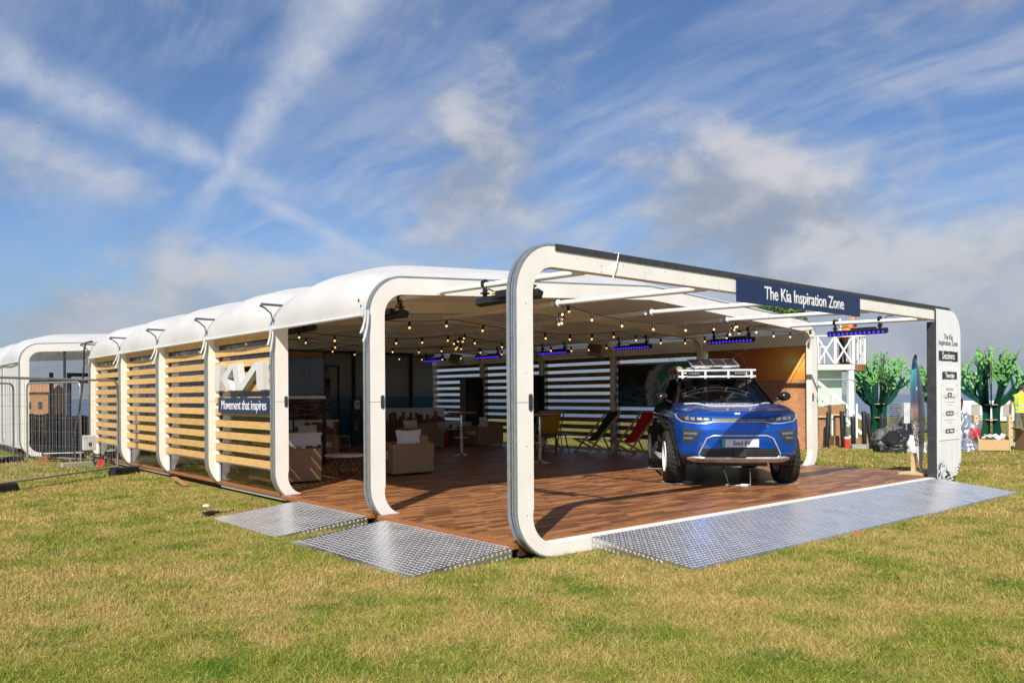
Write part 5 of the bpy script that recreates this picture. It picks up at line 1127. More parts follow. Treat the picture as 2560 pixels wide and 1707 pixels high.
t = thing('power_box', 'grey electrical box on a timber post at the back corner', 'box', (-.05, 15.0, 0)); m_ = MB(); m_.box(-.20, .06, -.10, .08, .32, .66); part('case', m_, mat('grey_box', (.52, .52, .50), .5), t, bevel=.01); m_ = MB(); m_.bar((.0, .0, .0), (-.04, .0, .32), .10, .06); part('post', m_, mat('grey_timber', (.28, .25, .20), .8), t); m_ = MB(); m_.box(-.10, -.04, -.108, -.101, .42, .50); part('latch', m_, M_dark, t)
t = thing('supply_cable', 'black cable hanging from the back roof corner down to the ground', 'cable', (0, 0, 0)); m_ = MB(); m_.tube([(.05, 15.38, 2.86), (-.10, 15.36, 2.82), (-.14, 15.35, 2.6), (-.14, 15.34, 2.3), (-.20, 15.3, 1.7), (-.28, 15.28, 1.1), (-.40, 15.2, .55), (-.42, 15.0, .2), (-.36, 14.9, .03), (-.1, 14.85, .02)], .022, 8); part('cable', m_, M_rubber, t, smooth=60)
t = thing('cable_coil', 'tangle of black cable on the ground by the back corner', 'cable', (.0, 14.3, 0)); m_ = MB(); m_.tube([(.22 * math.cos(a * .55) * (1 + .2 * math.sin(a)), .16 * math.sin(a * .55), .04 + .03 * a % .25) for a in range(40)], .014, 6); part('coil', m_, M_rubber, t, smooth=60)
o = tag(part('timber_baulk', MB().box(-.42, .42, -.06, .06, 0, .10), mat('weathered_timber', (.38, .33, .26), .85, stretch=(1, 8, 8)), None, bevel=.012), 'weathered timber baulk lying by the back corner of the pavilion', 'timber'); o.location = (-.42, 14.35, 0); o.rotation_euler = (0, 0, R(12))
t = thing('tread_sheet', 'loose sheet of chequer plate leaning near the glazed pavilion end', 'metal sheet', (-.35, 16.3, .02), R(-20)); M = Matrix.Rotation(R(-18), 4, 'X'); m_ = MB(); m_.box(-.42, .42, -.3, .3, .0, .01, M=M); part('sheet', m_, M_plate, t)
q = MB(); [q.box(-.38 + i * .09, -.33 + i * .09, -.27 + j * .1, -.22 + j * .1, .0105, .015, M=M) for i in range(9) for j in range(6)]; o = part('tread_pattern', q, M_plate2, t); o['kind'] = 'stuff'; t.location.z = .12
for i, (x, y, lb) in enumerate(((-.75, 16.5, 'red plastic barrier foot beside the loose chequer sheet'), (-.12, 14.0, 'small orange red flag on the ground by the fence post'))):
    t = thing('red_marker', lb, 'marker', (x, y, 0)); m_ = MB(); m_.add([(-.15 + .09 * i, -.05, 0), (.15 - .09 * i, -.05, 0), (.12 - .05 * i, .06, 0), (-.12 + .05 * i, .06, 0), (-.12 + .08 * i, -.03, .05 + .13 * i), (.10 - .02 * i, -.02, .05 + .10 * i)], [(0, 1, 2, 3), (0, 1, 5, 4), (1, 2, 5), (2, 3, 4, 5), (3, 0, 4)]); part('body', m_, mat('signal_red', (.60, .05, .03), .5), t)
# ================================================================== right background
RZC = -YAW
def at(depth, px): p = CAM + ax_v * depth + ax_r * (depth * (px - 1280) / 2003.1); return (p.x, p.y)
M_mint = mat('mint_panel', (.50, .62, .50), .6, var=.03, stretch=(8, 1, .4))
M_brown = mat('brown_fascia', (.26, .12, .05), .6)
T = thing('viewing_tower', 'white timber viewing platform with cross braced railing and mint wall', 'tower', (*at(26.0, 1900), 0), RZC)
FZ0 = 2.46
m_ = MB(); m_.box(-1.6, 3.08, 0, 2.4, FZ0 - .16, FZ0); part('platform', m_, M_white, T); m_ = MB(); m_.box(-1.58, 3.06, .02, 2.38, FZ0 + .001, FZ0 + .03); part('floor_boards', m_, M_brown, T)
arcp = [(3.09 + .55 * math.sin(R(a)), .62 - .62 * math.cos(R(a))) for a in range(0, 181, 12)]
m_ = MB(); m_.prism([(3.09, 0)] + arcp[1:-1] + [(3.09, 1.24)], lambda u, v, d_: (u, v, d_), FZ0 - .19, FZ0 + .01); part('balcony_floor', m_, M_brown, T)
for p in arcp[1::1]: m_ = MB(); m_.bar((p[0] - .01, p[1], FZ0 + .01), (p[0] - .01, p[1], FZ0 + .92), .022, .022); part('baluster', m_, M_white, T)
m_ = MB(); m_.tube([(p[0] - .01, p[1], FZ0 + .93) for p in arcp], .03, 8); part('handrail', m_, M_white, T, smooth=60)
xs = [-1.55, -.85, -.15, .55, 1.22, 1.88, 2.46, 3.05]
for x in xs: m_ = MB(); m_.box(x - .04, x + .04, .02, .10, FZ0 + .03, FZ0 + .92); part('newel', m_, M_white, T)
for a, b_ in zip(xs[:-1], xs[1:]):
    m_ = MB(); m_.bar((a + .04, .05, FZ0 + .08), (b_ - .04, .05, FZ0 + .88), .022, .05); part('brace', m_, M_white, T); m_ = MB(); m_.bar((a + .04, .08, FZ0 + .88), (b_ - .04, .08, FZ0 + .08), .022, .05); part('brace', m_, M_white, T)
m_ = MB(); m_.box(-1.6, 3.09, .01, .11, FZ0 + .921, FZ0 + .96); part('handrail', m_, M_white, T)
for i in range(30): x = -1.5 + i * .155; m_ = MB(); m_.box(x - .012, x + .012, 2.30, 2.33, FZ0 + .03, FZ0 + .70); part('baluster', m_, M_white, T)
m_ = MB(); m_.box(-1.6, 3.09, 2.28, 2.35, FZ0 + .701, FZ0 + .74); part('handrail', m_, M_white, T)
m_ = MB(); m_.box(-1.55, 2.90, .6, .66, .2, FZ0 - .17); part('wall', m_, M_mint, T); m_ = MB(); m_.box(2.90, 3.07, .03, .20, .0, FZ0 - .165); part('post', m_, M_white, T)
for x in (-1.5, -.05, 1.82, 3.03): m_ = MB(); m_.box(x - .028, x + .028, 1.0, 1.056, FZ0 + .04, 4.05); part('roof_post', m_, M_white, T)
for off, zz in ((0, .55), (0, .02)): m_ = MB(); m_.bar((1.5, -.25, 1.75 + zz * .7), (3.18, -.25, .22 + zz * .9), .05, .10); part('stair_rail', m_, M_white, T)
for i in range(7): x = 1.62 + i * .22; z = 1.50 - i * .20; m_ = MB(); m_.box(x, x + .24, -.22, .5, z - .04, z); part('stair_tread', m_, M_white, T)
for x, z in ((2.25, 1.15), (3.0, .85)): m_ = MB(); m_.box(x - .04, x + .04, -.29, -.21, 0, z + .35); part('stair_post', m_, M_white, T)
# green roof
m_ = MB(); m_.box(-2.0, 1.7, .4, 2.2, 4.05, 4.12); part('roof', m_, M_white, T)
def leaf_cloud(n, fx, sz, seed):
    rr = random.Random(seed); m_ = MB()
    for _ in range(n):
        c = Vector(fx(rr)); a, b_ = Vector((rr.gauss(0, 1), rr.gauss(0, 1), rr.gauss(0, 1))).normalized(), Vector((rr.gauss(0, 1), rr.gauss(0, 1), rr.gauss(0, 1))).normalized(); s_ = sz * rr.uniform(.6, 1.3)
        m_.add([c - a * s_, c + b_ * s_ * .45, c + a * s_, c - b_ * s_ * .45], [(0, 1, 2, 3)])
    return m_
M_leaf = mat('leaf_green', (.045, .13, .02), .6, var=.3, scale=5, col2=(.13, .27, .04))
m_ = leaf_cloud(1700, lambda r_: (r_.uniform(-2.0, 1.75), r_.uniform(.35, .75), 4.13 + r_.uniform(0, .36) - max(0, r_.gauss(0, .22))), .075, 3); o = part('foliage', m_, M_leaf, T, recalc=False); o['kind'] = 'stuff'
m_ = MB(); m_.box(-1.95, 1.65, .5, 2.1, 4.125, 4.40); part('planting_bed', m_, mat('soil_dark', (.03, .035, .015), .9), T); m_ = MB(); m_.box(-1.9, -.3, .9, 2.0, 4.50, 4.56); part('capping', m_, M_white, T)
# people
M_skin = mat('skin', (.48, .27, .18), .55); M_hair = mat('dark_hair', (.03, .02, .015), .7); M_hv = mat('hi_vis_yellow', (.62, .86, .02), .6); M_or = mat('orange_top', (.85, .22, .03), .6); M_tee = mat('black_tee', (.015, .015, .016), .8)
M_short = mat('grey_shorts', (.15, .145, .145), .85, bump=.3, bscale=15); M_boot = mat('black_boot', (.012, .012, .012), .6); M_reflect = mat('silver_tape', (.45, .46, .47), .4)
def skinned(joints, edges, name):
    me = bpy.data.meshes.new(name); me.from_pydata([j[0] for j in joints], edges, []); ob = bpy.data.objects.new(name, me); COL.objects.link(ob)
    sk_ = ob.modifiers.new('s', 'SKIN'); sk_.use_smooth_shade = True; ss = ob.modifiers.new('d', 'SUBSURF'); ss.levels = 2; ss.render_levels = 2
    for i, j in enumerate(joints): v = me.skin_vertices[0].data[i]; v.radius = (j[1], j[2] if len(j) > 2 else j[1]); v.use_root = (i == 0)
    dg = bpy.context.evaluated_depsgraph_get(); out_ = bpy.data.meshes.new_from_object(ob.evaluated_get(dg)); bpy.data.objects.remove(ob); bpy.data.meshes.remove(me); return out_
def person(loc, rz, label, arms, mats_, shorts=True, lean=0.0, vest=True):
    """faces -Y locally; arms = ((elbow, wrist) left, right) in body space; mats_ = (top, legs)"""
    t = thing('person', label, 'person', loc, rz)
    J = [((0, 0, .95), .150, .115), ((0, 0 - lean * .3, 1.15), .140, .105), ((0, .0 - lean * .8, 1.38), .175, .115), ((0, .0 - lean, 1.50), .075, .07), ((0, -.01 - lean * 1.1, 1.57), .055, .055), ((0, -.02 - lean * 1.2, 1.66), .078, .092), ((0, -.02 - lean * 1.2, 1.76), .062, .078)]
    E = [(0, 1), (1, 2), (2, 3), (3, 4), (4, 5), (5, 6)]
    for s in (-1, 1):
        b0 = len(J); J += [((s * .10, 0, .86), .098, .105), ((s * .115, -.015, .50), .064, .068), ((s * .12, .02, .28), .056, .060), ((s * .12, .02, .09), .042, .045), ((s * .125, -.06, .045), .045, .038), ((s * .13, -.17, .035), .036, .03)]; E += [(0, b0), (b0, b0 + 1), (b0 + 1, b0 + 2), (b0 + 2, b0 + 3), (b0 + 3, b0 + 4), (b0 + 4, b0 + 5)]
        e, w_ = arms[0 if s < 0 else 1]; sh = (s * .185, -lean * .9, 1.42); a0 = len(J); J += [(sh, .062, .06), (e, .043, .043), (w_, .029, .029)]; E += [(2, a0), (a0, a0 + 1), (a0 + 1, a0 + 2)]
        d_ = (Vector(w_) - Vector(e)).normalized(); sd = Vector((s, 0, 0)); pm = Vector(w_) + d_ * .05; h0 = len(J); J += [(tuple(pm), .034, .024)]; E += [(a0 + 2, h0)]
        for f in range(4): q = pm + Vector((0, (f - 1.5) * .020, 0)) + d_ * .035; r_ = q + d_ * (.045 - .008 * abs(f - 1.3)) + sd * -.012; k = len(J); J += [(tuple(q), .010), (tuple(r_), .008)]; E += [(h0, k), (k, k + 1)]
        q = pm + Vector((0, -.035, 0)); k = len(J); J += [(tuple(q), .011), (tuple(q + d_ * .035 + Vector((0, -.012, 0))), .009)]; E += [(h0, k), (k, k + 1)]
    me = skinned(J, E, 'body')
    for x in (M_skin, mats_[0], mats_[1], M_boot, M_hair, M_tee): me.materials.append(x)
    for p in me.polygons:
        c = p.center; i = 0
        if abs(c.x) < .265 and .93 < c.z < 1.53: i = 1
        if c.z <= .96 and c.z > (.46 if shorts else .10): i = 2 if abs(c.x) < .24 else i
        if .93 < c.z < 1.53 and abs(c.x) > .19: i = 5 if c.z > 1.24 else 0
        if c.z < .20 and abs(c.x) < .3: i = 3
        if c.z > 1.60 and (c.z > 1.77 or c.y > -.035 - lean * 1.2): i = 4
        p.material_index = i; p.use_smooth = True
    o = part('body', me, None, t)
    m_ = MB(); hy = -.02 - lean * 1.2
    for s in (-1, 1): m_.ell((s * .083, hy, 1.675), .012, .022, .034, 8, 6)
    m_.ell((0, hy - .098, 1.665), .014, .018, .022, 8, 6); part('face_features', m_, M_skin, t, smooth=60)
    m_ = MB(); [m_.ell((s * .034, hy - .088, 1.695), .011, .008, .007, 8, 6) for s in (-1, 1)]; m_.ell((0, hy - .088, 1.625), .022, .006, .006, 8, 6); part('eyes_and_mouth', m_, M_hair, t)
    if vest:
        m_ = MB()
        def vf(u, v): a = 2 * math.pi * u; return ((.185 + .055 * v) * math.cos(a), (.140 + .008 * v) * math.sin(a) - lean * v * .9, .90 + .56 * v)
        m_.grid(vf, 28, 8); vo = part('vest', m_, mats_[0], t, smooth=60)
        for z0 in (.14, .36): m_ = MB(); m_.grid(lambda u, v: (vf(u, z0 + .09 * v)[0] * 1.012, vf(u, z0 + .09 * v)[1] * 1.012, vf(u, z0 + .09 * v)[2]), 28, 1); part('reflective_band', m_, M_reflect, vo, smooth=60)
        for s in (-1, 1): m_ = MB(); m_.grid(lambda u, v: (s * (.10 + .04 * u), .150 - .01 * v - lean * .9, 1.14 + .33 * v), 1, 4); part('reflective_strap', m_, M_reflect, vo)
    return t
person((*at(24.6, 2553), 0), RZC + R(165), 'worker in yellow hi-vis vest and grey shorts standing with his back turned', (((-.30, .06, 1.17), (-.27, -.10, .95)), ((.30, .06, 1.17), (.27, -.10, .95))), (M_hv, M_short))
person((*at(27.5, 2386), 0), RZC + R(200), 'worker in yellow vest and dark trousers half hidden behind the session board', (((-.34, .02, 1.20), (-.44, -.10, 1.00)), ((.30, .06, 1.17), (.27, -.10, .95))), (M_hv, M_tee), shorts=False)
TP = Matrix.Rotation(RZC, 4, 'Z') @ Vector((3.02, .75, 0)); o_ = at(26.0, 1900)
person((o_[0] + TP.x, o_[1] + TP.y, FZ0 + .031), RZC + R(100), 'worker in orange top and black trousers leaning over the tower balcony', (((-.26, -.30, 1.20), (-.22, -.50, 1.05)), ((.26, -.30, 1.20), (.22, -.50, 1.05))), (M_or, M_tee), shorts=False, lean=.34, vest=True)
# plywood cut-out trees
M_ply = mat('ply_edge', (.62, .46, .26), .6); M_dkg = mat('dark_green_ply', (.004, .060, .036), .5, var=.08); M_ltg = mat('light_green_ply', (.20, .47, .13), .5, var=.08)
def cutout_tree(loc, label, seed, sc=1.0):
    t = thing('cutout_tree', label, 'prop tree', loc, rng.uniform(0, 1), 'plywood cut-out trees'); rr = random.Random(seed)
    for pl in range(6):
        an = pl * math.pi / 3; e = Vector((math.cos(an), math.sin(an), 0)); f_ = Vector((-math.sin(an), math.cos(an), 0)); br = MB(); lf = MB()
        def ribbon(pts, ws):
            n = len(pts); L_ = []; R_ = []
            for i in range(n):
                a = pts[max(0, i - 1)]; b_ = pts[min(n - 1, i + 1)]; tx, tz = b_[0] - a[0], b_[1] - a[1]; l_ = math.hypot(tx, tz) or 1; nx_, nz_ = -tz / l_, tx / l_; L_.append((pts[i][0] + nx_ * ws[i] / 2, pts[i][1] + nz_ * ws[i] / 2)); R_.append((pts[i][0] - nx_ * ws[i] / 2, pts[i][1] - nz_ * ws[i] / 2))
            for i in range(n - 1):
                q = [L_[i], R_[i], R_[i + 1], L_[i + 1]]; th = .016; vs = [e * u * sc + f_ * s * th + Vector((0, 0, v * sc)) for s in (-1, 1) for u, v in q]
                br.add(vs, [(0, 1, 2, 3), (7, 6, 5, 4)], 0); br.add(vs, [(0, 4, 5, 1), (2, 6, 7, 3)], 1)
        def leaf(u, v, a, s_):
            c = (u, v); d_ = (math.cos(a), math.sin(a)); p_ = (-d_[1], d_[0]); k = [(0, 0), (.35, .26), (.7, .22), (1, 0), (.7, -.22), (.35, -.26)]; off = rr.choice((-.03, .03))
            lf.add([e * (c[0] + d_[0] * i * s_ + p_[0] * j * s_) * sc + f_ * off + Vector((0, 0, (c[1] + d_[1] * i * s_ + p_[1] * j * s_) * sc)) for i, j in k] + [e * (c[0] + d_[0] * i * s_ + p_[0] * j * s_) * sc + f_ * (off + .012) + Vector((0, 0, (c[1] + d_[1] * i * s_ + p_[1] * j * s_) * sc)) for i, j in k], [(0, 1, 2, 3, 4, 5), (11, 10, 9, 8, 7, 6)] + [(i, (i + 1) % 6, 6 + (i + 1) % 6, 6 + i) for i in range(6)])
        ribbon([(.30, 0), (.20, .12), (.17, .4), (.16, .8), (.17, 1.15)], [.52, .32, .24, .24, .28])
        def grow(p, a, L_, wd, dep):
            pts = [p]; a0 = a; n = 5; ws = [wd]
            for i in range(n):
                a0 += rr.uniform(-.20, .20) + .16 * math.cos(a0); pts.append((max(.03, pts[-1][0] + math.cos(a0) * L_ / n), pts[-1][1] + math.sin(a0) * L_ / n)); ws.append(wd * (1 - .78 * (i + 1) / n))
            ribbon(pts, ws)
            if dep < 2:
                for i in (2, 3, 4):
                    for sg in (-1, 1):
                        if rr.random() < .50: grow(pts[i], a0 + sg * rr.uniform(.5, .95), L_ * .50, ws[i] * .8, dep + 1)
            for i in range(1 if dep else 3, n + 1):
                if rr.random() < (.55 if dep else .35): leaf(pts[i][0], pts[i][1], a0 + rr.uniform(-1.2, 1.2), rr.uniform(.11, .17))
        for a, L_, wd in ((.42, 1.35, .22), (.95, 1.35, .20), (1.36, 1.35, .18)): grow((.16, 1.08 + .05 * a), a + rr.uniform(-.08, .08), L_, wd, 0)
        part('ply_sheet', br, [M_dkg, M_ply], t, recalc=False); o = part('foliage', lf, M_ltg, t, recalc=False); o['kind'] = 'stuff'
    for z in (.03, .62, 1.12): m_ = MB(); m_.lathe([(.34 if z < .1 else .24, z * sc), (.34 if z < .1 else .24, z * sc + .02)], 8); part('brace_disc', m_, M_ply, t)
    return t
cutout_tree((*at(30.0, 2196), 0), 'dark green plywood cut-out tree left of the session board', 4)
cutout_tree((*at(26.6, 2478), 0), 'dark green plywood cut-out tree beside the worker in the yellow vest', 9)
cutout_tree((*at(36.0, 2338), 0), 'farther plywood cut-out tree half hidden behind the session board', 15)
# black barrier posts
for i, (px, dp, h, lean_, lb) in enumerate(((2066, 22.6, 1.02, .06, 'leaning black post nearest the white rib'), (2107, 22.5, 1.03, -.03, 'black post beside the timber box stand'), (2133, 22.4, .88, -.02, 'short black post before the tower column'), (2160, 22.4, 1.03, -.01, 'upright black post in front of the cut-out tree'), (2178, 23.0, .96, -.13, 'black post tilted left near the cut-out tree'), (2206, 23.6, .92, -.02, 'black post in front of the cut-out tree trunk'))):
    t = thing('barrier_post', lb, 'post', (*at(dp, px), 0), RZC, 'black barrier posts stacked upright'); t.rotation_euler = (0, lean_, RZC)
    m_ = MB(); m_.lathe([(.062, 0.02), (.062, h - .015), (.055, h), (0, h)], 16); part('tube', m_, M_black, t, smooth=40); m_ = MB(); m_.lathe([(.15, 0), (.15, .012), (.065, .02)], 16); part('base', m_, M_black, t); m_ = MB(); m_.lathe([(.064, h - .10), (.066, h - .09), (.064, h - .06)], 16); part('collar', m_, M_dark, t)
# timber box stands
M_tim = mat('brown_timber', (.36, .19, .09), .7, var=.1, stretch=(9, 9, 1.5)); M_pine = MATS['pale_pine']
for px, dp, h, lb in ((2052, 23.2, 1.15, 'brown timber box stand half hidden by the white rib'), (2094, 23.4, 1.20, 'brown timber box stand with pale edging behind the black posts')):
    t = thing('timber_stand', lb, 'stand', (*at(dp, px), 0), RZC); m_ = MB(); m_.box(-.10, .10, -.09, .09, 0, h - .30); part('post', m_, M_tim, t); m_ = MB(); m_.box(-.24, .15, -.14, .14, h - .30, h); part('box', m_, M_tim, t); m_ = MB(); m_.box(-.26, .17, -.16, -.141, h - .31, h - .27); part('edging', m_, M_pine, t); m_ = MB(); m_.box(.151, .175, -.16, .15, .1, h + .02); part('edging', m_, mat('dark_green_trim', (.01, .07, .04), .6), t); m_ = MB(); m_.box(-.17, .15, -.16, .16, 0, .30); part('plinth', m_, M_tim, t)
def blob(name, label, cat, loc, size, mt, seed, amp=.35, rz=0, extra=None):
    t = thing(name, label, cat, loc, rz); m_ = MB()
    def f(u, v):
        a = 2 * math.pi * u; ph = math.pi / 2 * v; d_ = Vector((math.cos(ph) * math.cos(a), math.cos(ph) * math.sin(a), math.sin(ph)))
        k = 1 + amp * mnoise.noise(d_ * 2.1 + Vector((seed, 0, 0))) + amp * .55 * abs(mnoise.noise(d_ * 5.0 + Vector((0, seed, 0)))) + amp * .35 * abs(mnoise.noise(d_ * 11.0 + Vector((0, 0, seed)))); p = d_ * k
        return (p.x * size[0], p.y * size[1], max(0, p.z * size[2]))
    m_.grid(f, 56, 22); part('heap', m_, mt, t, smooth=50)
    if extra: extra(t)
    return t
M_tarp = mat('black_tarp', (.016, .016, .018), .45, bump=.5, bscale=9); M_tarpg = mat('grey_tarp', (.10, .095, .095), .6, bump=.5, bscale=9); M_foil = mat('silver_foil', (.62, .62, .63), .25, .85, bump=.7, bscale=7); M_wbag = mat('white_bag', (.66, .65, .65), .6, bump=.5, bscale=9)
blob('tarpaulin_heap', 'crumpled black tarpaulin heap on the grass beyond the deck', 'tarpaulin', (*at(21.0, 2248), 0), (.72, .45, .48), M_tarp, 3)
blob('tarpaulin_heap', 'grey folded tarpaulin lying over the black heap', 'tarpaulin', (*at(21.6, 2232), 0.12), (.62, .42, .50), M_tarpg, 8)
blob('bag', 'white printed plastic bag beside the black tarpaulin', 'bag', (*at(20.6, 2287), 0), (.27, .24, .40), M_wbag, 5, .25)
blob('foil_bundle', 'silver foil bundle right of the session board', 'bundle', (*at(21.6, 2407), 0), (.36, .36, .86), M_foil, 6, .35)
blob('foil_bundle', 'low silver foil sheet on the grass by the wooden post', 'bundle', (*at(21.2, 2418), 0), (.42, .30, .28), M_foil, 12, .3)
blob('bag', 'red and black bag on the silver bundle beside the wooden post', 'bag', (*at(21.4, 2433), .30), (.15, .16, .30), mat('red_bag', (.42, .02, .02), .5), 2, .25)
blob('bag', 'black sack standing behind the grey tarpaulin', 'bag', (*at(27.0, 2262), 0), (.26, .22, .75), M_tarp, 22, .2)
# timber posts and boxes at right
for px, dp, h, lb in ((2438, 21.7, .92, 'pale timber post with bolt holes left of the paper box'), (2524, 21.7, .90, 'pale timber post with bolt holes near the worker')):
    t = thing('timber_post', lb, 'post', (*at(dp, px), 0), RZC); m_ = MB(); m_.box(-.06, .06, -.05, .05, 0, h); part('post', m_, M_pine, t, bevel=.012)
    for z in (.32, .72, .84): m_ = MB(); m_.lathe([(.016, 0), (.016, -.004)], 10, (.0, -.0505, z), axis='Y'); part('bolt_hole', m_, M_black, t)
    m_ = MB(); m_.box(-.16, .16, -.12, .12, 0, .03); part('foot', m_, M_tim, t)
t = thing('timber_crate', 'open timber crate with carry handles full of white paper', 'crate', (*at(21.0, 2479), 0), RZC + R(-12))
M_crate = mat('crate_ply', (.56, .36, .18), .65, stretch=(2, 8, 8))
for y in (-.16, .14): m_ = MB(); m_.box(-.36, .36, y, y + .018, .02, .30); part('side', m_, M_crate, t)
for x in (-.378, .361): m_ = MB(); m_.prism([(-.18, .0), (.18, .0), (.18, .30), (.10, .40), (-.10, .40), (-.18, .30)], lambda u, v, d_: (d_, u, v), x, x + .018); e = part('end', m_, M_pine, t); m_ = MB(); m_.box(x - .003, x + .021, -.05, .05, .31, .345); part('hand_hole', m_, M_black, e)
m_ = MB(); m_.box(-.36, .36, -.14, .14, .02, .035); part('base', m_, M_crate, t)
m_ = MB(); rr = random.Random(3)
for i in range(14):
    c = Vector((rr.uniform(-.22, .26), rr.uniform(-.1, .1), .27 + rr.uniform(0, .12))); a, b_ = Vector((rr.gauss(0, 1), rr.gauss(0, .6), rr.gauss(0, .5))).normalized(), Vector((rr.gauss(0, .5), rr.gauss(0, 1), rr.gauss(0, .7))).normalized(); m_.add([c - a * .12, c + b_ * .09, c + a * .12, c - b_ * .09], [(0, 1, 2, 3)])
o = part('paper', m_, M_letter, t, recalc=False); o['kind'] = 'stuff'
t = thing('cardboard_box', 'brown cardboard box at the right picture edge', 'box', (*at(21.0, 2566), 0), RZC); m_ = MB(); m_.box(-.18, .5, -.2, .2, 0, .52); part('body', m_, mat('cardboard', (.33, .19, .095), .8), t, bevel=.004); m_ = MB(); m_.bar((-.18, 0, .521), (-.30, 0, .60), .38, .006); part('flap', m_, MATS['cardboard'], t)
t = thing('marker_block', 'red block with a white top beside the short black post', 'block', (*at(22.3, 2116), 0), RZC); m_ = MB(); m_.box(-.06, .06, -.06, .06, 0, .26); part('body', m_, MATS['signal_red'], t, bevel=.006); m_ = MB(); m_.box(-.055, .055, -.055, .055, .261, .32); part('cap', m_, M_white, t, bevel=.01)
M_conc = mat('concrete', (.36, .34, .31), .85, bump=.3)
for i, (px, lb) in enumerate(((2148, 'concrete kerb block between the black posts'), (2180, 'concrete kerb block under the tilted black post'))): o = tag(part('kerb_block', MB().box(-.22, .22, -.08, .08, 0, .13), M_conc, None, bevel=.012), lb, 'block'); o.location = (*at(22.0, px), 0); o.rotation_euler = (0, 0, RZC)
t = thing('plank_stack', 'stack of brown planks on the ground behind the black posts', 'planks', (*at(24.3, 2145), 0), RZC)
for i in range(5): m_ = MB(); m_.box(-.6 + .1 * (i % 2), .7 - .1 * (i % 3), -.1 + .02 * i, .02 + .02 * i, .035 * i, .035 * i + .03); part('plank', m_, M_tim, t)
# coloured mats on the lawn
for dp, px, wx, wy, col, lb in ((24.6, 2195, 1.7, 1.5, (.30, .62, .72), 'pale blue mat on the lawn below the left cut-out tree'), (24.0, 2330, 1.6, 1.2, (.30, .62, .72), 'pale blue mat on the lawn behind the surfboard'), (23.6, 2500, 2.0, 1.6, (.30, .62, .72), 'pale blue mat on the lawn behind the timber crate'), (28.5, 2200, 2.6, 3.0, (.03, .16, .02), 'bright green turf mat around the left cut-out tree'), (26.4, 2478, 2.6, 1.6, (.03, .16, .02), 'bright green turf mat around the right cut-out tree')):
    blue_ = col[2] > .5; o = tag(part('lawn_mat', MB().prism([(math.cos(a) * wx / 2 * (1 + .12 * math.sin(3 * a)), math.sin(a) * wy / 2 * (1 + .1 * math.cos(2 * a))) for a in [2 * math.pi * i / 28 for i in range(28)]], lambda u, v, d_: (u, v, d_), .0, .016 if blue_ else .010), mat('mat_blue' if blue_ else 'mat_green', col, .7), None), lb, 'mat'); o.location = (*at(dp, px), .004); o.rotation_euler = (0, 0, RZC)
# scaffold stacks, generators, sign plate, roll, tower fence
def stack(loc, n, wd, label, seed):
    t = thing('scaffold_stack', label, 'scaffolding', loc, RZC, 'stacks of grey scaffold frames'); rr = random.Random(seed)
    for i in range(n): m_ = MB(); z = .06 + i * .085; j = rr.uniform(-.06, .06); m_.tube([(-wd / 2 + j, 0, z), (wd / 2 + j, 0, z)], .024, 6); m_.tube([(-wd / 2 + j, .9, z), (wd / 2 + j, .9, z)], .024, 6); [m_.box(x - .015, x + .015, 0, .9, z - .015, z + .015) for x in np.linspace(-wd / 2 + j + .05, wd / 2 + j - .05, 5)]; part('frame', m_, M_galv, t)
    for x in (-wd / 2 + .1, wd / 2 - .1): m_ = MB(); m_.box(x - .03, x + .03, -.05, -.02, 0, n * .085 + .1); part('upright', m_, M_galv, t)
stack((*at(33, 2278), 0), 13, 1.0, 'tall stack of grey scaffold frames behind the left cut-out tree', 1); stack((*at(33, 2432), 0), 7, 1.3, 'low stack of grey scaffold frames behind the right cut-out tree', 2)
for px, wd, lb in ((2432, 1.7, 'white generator cabinet beyond the scaffold frames'), (2512, 1.5, 'white generator cabinet with louvre behind the right cut-out tree')):
    t = thing('generator', lb, 'generator', (*at(41, px), 0), RZC); m_ = MB(); m_.box(-wd / 2, wd / 2, 0, 1.2, .08, 1.12); part('cabinet', m_, M_white, t, bevel=.02); m_ = MB(); m_.box(-.1, .35, -.012, -.001, .3, .95); part('louvre', m_, M_conc, t); m_ = MB(); m_.box(-wd / 2, wd / 2, .1, 1.1, 0, .079); part('skid', m_, M_dark, t)
t = thing('sign_plate', 'grey plate on a slim pole beyond the tarpaulin heap', 'sign', (*at(26, 2266), 0), RZC); m_ = MB(); m_.tube([(0, 0, 0), (0, 0, .95)], .022, 8); part('pole', m_, M_galv, t); m_ = MB(); m_.box(-.10, .10, -.03, -.022, .55, 1.22); part('plate', m_, mat('pale_grey', (.52, .52, .51), .6), t)
o = tag(part('carpet_roll', MB().lathe([(0, 0), (.16, 0), (.16, 1.5), (0, 1.5)], 16, axis='X'), M_tarpg, None, smooth=40), 'dark carpet roll lying on the lawn behind the tarpaulins', 'roll'); o.location = (*at(31, 2225), .16); o.rotation_euler = (0, 0, RZC)
p0, p1 = at(24.4, 2138), at(24.6, 1955); heras(p1, p0, 'mesh fence panel in front of the white tower', 1.95, .10)
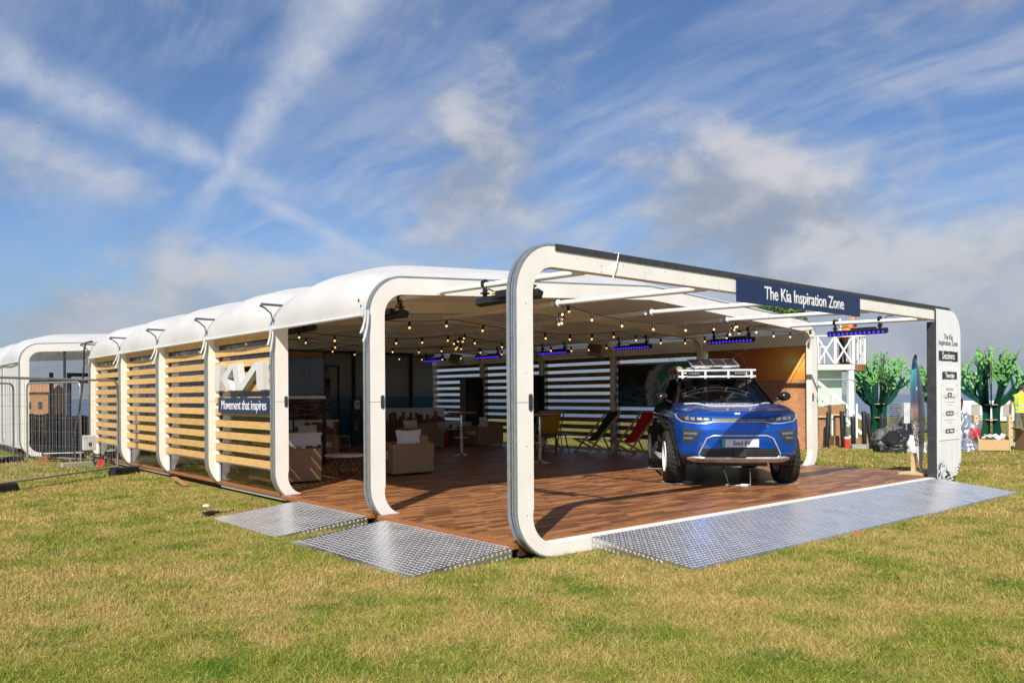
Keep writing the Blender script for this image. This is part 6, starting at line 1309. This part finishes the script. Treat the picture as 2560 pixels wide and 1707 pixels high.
# boundary fence seen through the right hand slats
bf = [(16.5, 9.2), (15.2, 11.9), (14.0, 14.7), (13.0, 17.6), (12.0, 20.5)]
for i, (a, b_) in enumerate(zip(bf[:-1], bf[1:])): heras(a, b_, '%s boundary fence panel on the lawn behind the slatted right wall' % ['first', 'second', 'third', 'fourth'][i], 1.75, .10, .16)
# litter on the lawn
t = thing('cable_plug', 'black cable plug lying on the grass by the small ramp', 'plug', (-1.02, 4.85, 0), R(20)); m_ = MB(); m_.lathe([(.035, 0), (.035, .07), (.02, .10), (.015, .16)], 10, (0, 0, .036), axis='X'); m_.box(-.06, .0, -.03, .03, .0, .06); part('plug', m_, M_rubber, t, bevel=.004); m_ = MB(); m_.tube([(.15, 0, .03), (.24, .05, .012), (.36, .02, .012), (.5, .1, .012)], .012, 6); part('lead', m_, M_rubber, t, smooth=60)
blob('paper_scrap', 'crumpled white paper scrap on the grass near the rib foot', 'litter', (-.72, 5.75, 0), (.04, .035, .03), M_letter, 31, .5)
blob('paper_scrap', 'small orange scrap at the edge of the long front ramp', 'litter', (3.75, -1.30, 0), (.03, .03, .025), MATS['signal_red'], 33, .5)
t = thing('board_offcut', 'splintered brown board leaning at the pavilion side below the slats', 'board', (-.02, 8.9, 0), R(80)); m_ = MB(); m_.bar((-.45, 0, .03), (.45, .08, .10), .09, .018); part('board', m_, M_tim, t)
# two gulls
for (px, py, dp, lb) in ((98, 301, 150, 'gull gliding high at upper left'), (1124, 500, 190, 'gull gliding above the pavilion roof')):
    p = CAM + (ax_v + ax_r * ((px - 1280) / 2003.1) - ax_z * ((py - 989.7) / 2003.1)) * dp; t = thing('gull', lb, 'bird', p, .6); m_ = MB(); m_.ell((0, 0, 0), .07, .22, .06, 10, 8); 
    for s in (-1, 1): m_.add([(s * .04, -.06, .02), (s * .34, -.10, .11), (s * .66, .04, .05), (s * .34, .05, .105), (s * .04, .08, .02)], [(0, 1, 3, 4), (1, 2, 3)])
    part('body', m_, mat('gull_grey', (.35, .34, .33), .7), t, smooth=50)
